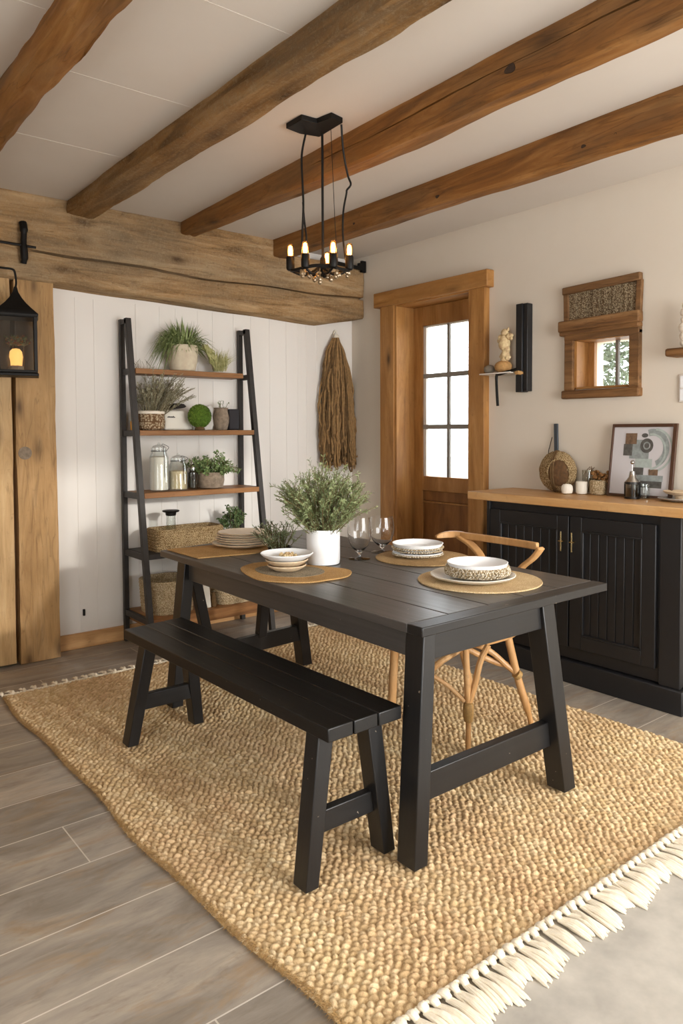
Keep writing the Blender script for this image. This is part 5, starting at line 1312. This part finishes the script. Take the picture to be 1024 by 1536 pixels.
fb = MB(); rr = random.Random(12); fb.cur = 0
for i in range(260):
    p = lq(rr.uniform(-.045, .06), rr.uniform(-.05, .03), 1.775+rr.uniform(-.012, .03)); fb.cur = rr.choice((0, 0, 0, 1, 2))
    d = Vector((rr.uniform(-1, 1), rr.uniform(-1, 1), rr.uniform(-.2, 1))).normalized(); fb.leafq(p, d, d.cross(Vector((.3, .2, 1))).normalized(), .018, .009)
fb.cur = 3; fb.tube([tuple(lq(.03, .02, 1.632)), tuple(lq(.03, .02, 1.78))], .003, 6); fb.tube([tuple(lq(-.03, .02, 1.632)), tuple(lq(-.02, .0, 1.78))], .003, 6)
tag(obj('dried_posy', fb, ['spiky', 'orangepetal', 'redberry', 'stem'], smooth=0), 'small posy of dried green and orange petals inside the lantern', 'dried flowers')

# ------------------------------------------------------------------ outside
struct('floor', MB().box(W+T+.02, 30, -10, 30, -.25, -.15), 'earth', smooth=0)
rr = random.Random(5)
def tree(c, h, r, seed, label):
    t_ = thing('tree', label, 'tree', (c[0], c[1], -.15)); rr = random.Random(seed)
    mb = MB(); mb.tube(bez([(c[0], c[1], -.15), (c[0]+.1, c[1], h*.4), (c[0]-.05, c[1]+.1, h*.8)], 6), [.12-.006*i for i in range(13)], 10); obj('trunk', mb, 'bark', t_)
    lf = MB()
    for i in range(2600):
        d = Vector((rr.gauss(0, 1), rr.gauss(0, 1), rr.gauss(0, 1))).normalized()*r*rr.random()**.4
        p = Vector((c[0], c[1], h*.72))+Vector((d.x, d.y, d.z*1.1))
        if noise.noise(p*1.6) < .02: continue
        dd = Vector((rr.uniform(-1, 1), rr.uniform(-1, 1), rr.uniform(-1, 1))).normalized(); lf.leafq(p, dd, dd.cross(Vector((.3, .5, 1))).normalized(), .16, .07)
    obj('foliage', lf, 'treeleaf', t_, smooth=0, kind='stuff')
tree((9.4, 6.0), 3.0, 1.0, 1, 'pale grey green tree outside, seen in the left pane of the small window')
tree((12.5, 7.0), 4.6, 1.4, 2, 'pale grey green tree outside, seen at the top of the small window right pane')

# ------------------------------------------------------------------ light
wd = bpy.data.worlds.new('World'); sc.world = wd; wd.use_nodes = True
bg = wd.node_tree.nodes['Background']; bg.inputs[0].default_value = (.93, .97, 1, 1); bg.inputs[1].default_value = 6.5
def area(name, loc, rot, sx, sy, power, color):
    l = bpy.data.lights.new(name, 'AREA'); l.shape = 'RECTANGLE'; l.size = sx; l.size_y = sy; l.energy = power; l.color = color
    o = bpy.data.objects.new(name, l); C.objects.link(o); o.location = loc; o.rotation_euler = rot; return o
area('daylight_near_window', ((NX0+NX1)/2, YN-.02, (NZ0+NZ1)/2), (-PI/2+PI, 0, 0), NX1-NX0-.1, NZ1-NZ0-.1, 78, (1, .975, .94))
area('fill_left_window', (XL-.02, (LY0+LY1)/2, 1.4), (0, PI/2+PI, 0), 1.5, 1.8, 6, (1, .97, .93))  # added fill lamp in the unseen left opening
#area('daylight_door', (XD+.16, 3.54, 1.5), (0, PI/2, 0), 1.0, .45, 10, (.95, .98, 1))
l = bpy.data.lights.new('low_sun', 'SUN'); l.energy = 1.3; l.angle = math.radians(2.2); l.color = (1, .97, .92)
o = bpy.data.objects.new('low_sun', l); C.objects.link(o); o.location = (2.4, -6, 3)
o.rotation_euler = Vector((-.62, 5.58, -1.15)).to_track_quat('-Z', 'Y').to_euler()
for k, (a, b) in enumerate(ring_pts):
    l = bpy.data.lights.new('bulb_light', 'POINT'); l.energy = 1.1; l.color = (1, .62, .28); l.shadow_soft_size = .015
    o = bpy.data.objects.new('bulb_light', l); C.objects.link(o); o.location = cp_(a, b, LZ+.085)

sc.view_settings.view_transform = 'Standard'; sc.view_settings.look = 'None'; sc.view_settings.gamma = 1; sc.view_settings.use_curve_mapping = False
sc.view_settings.exposure = 0.0
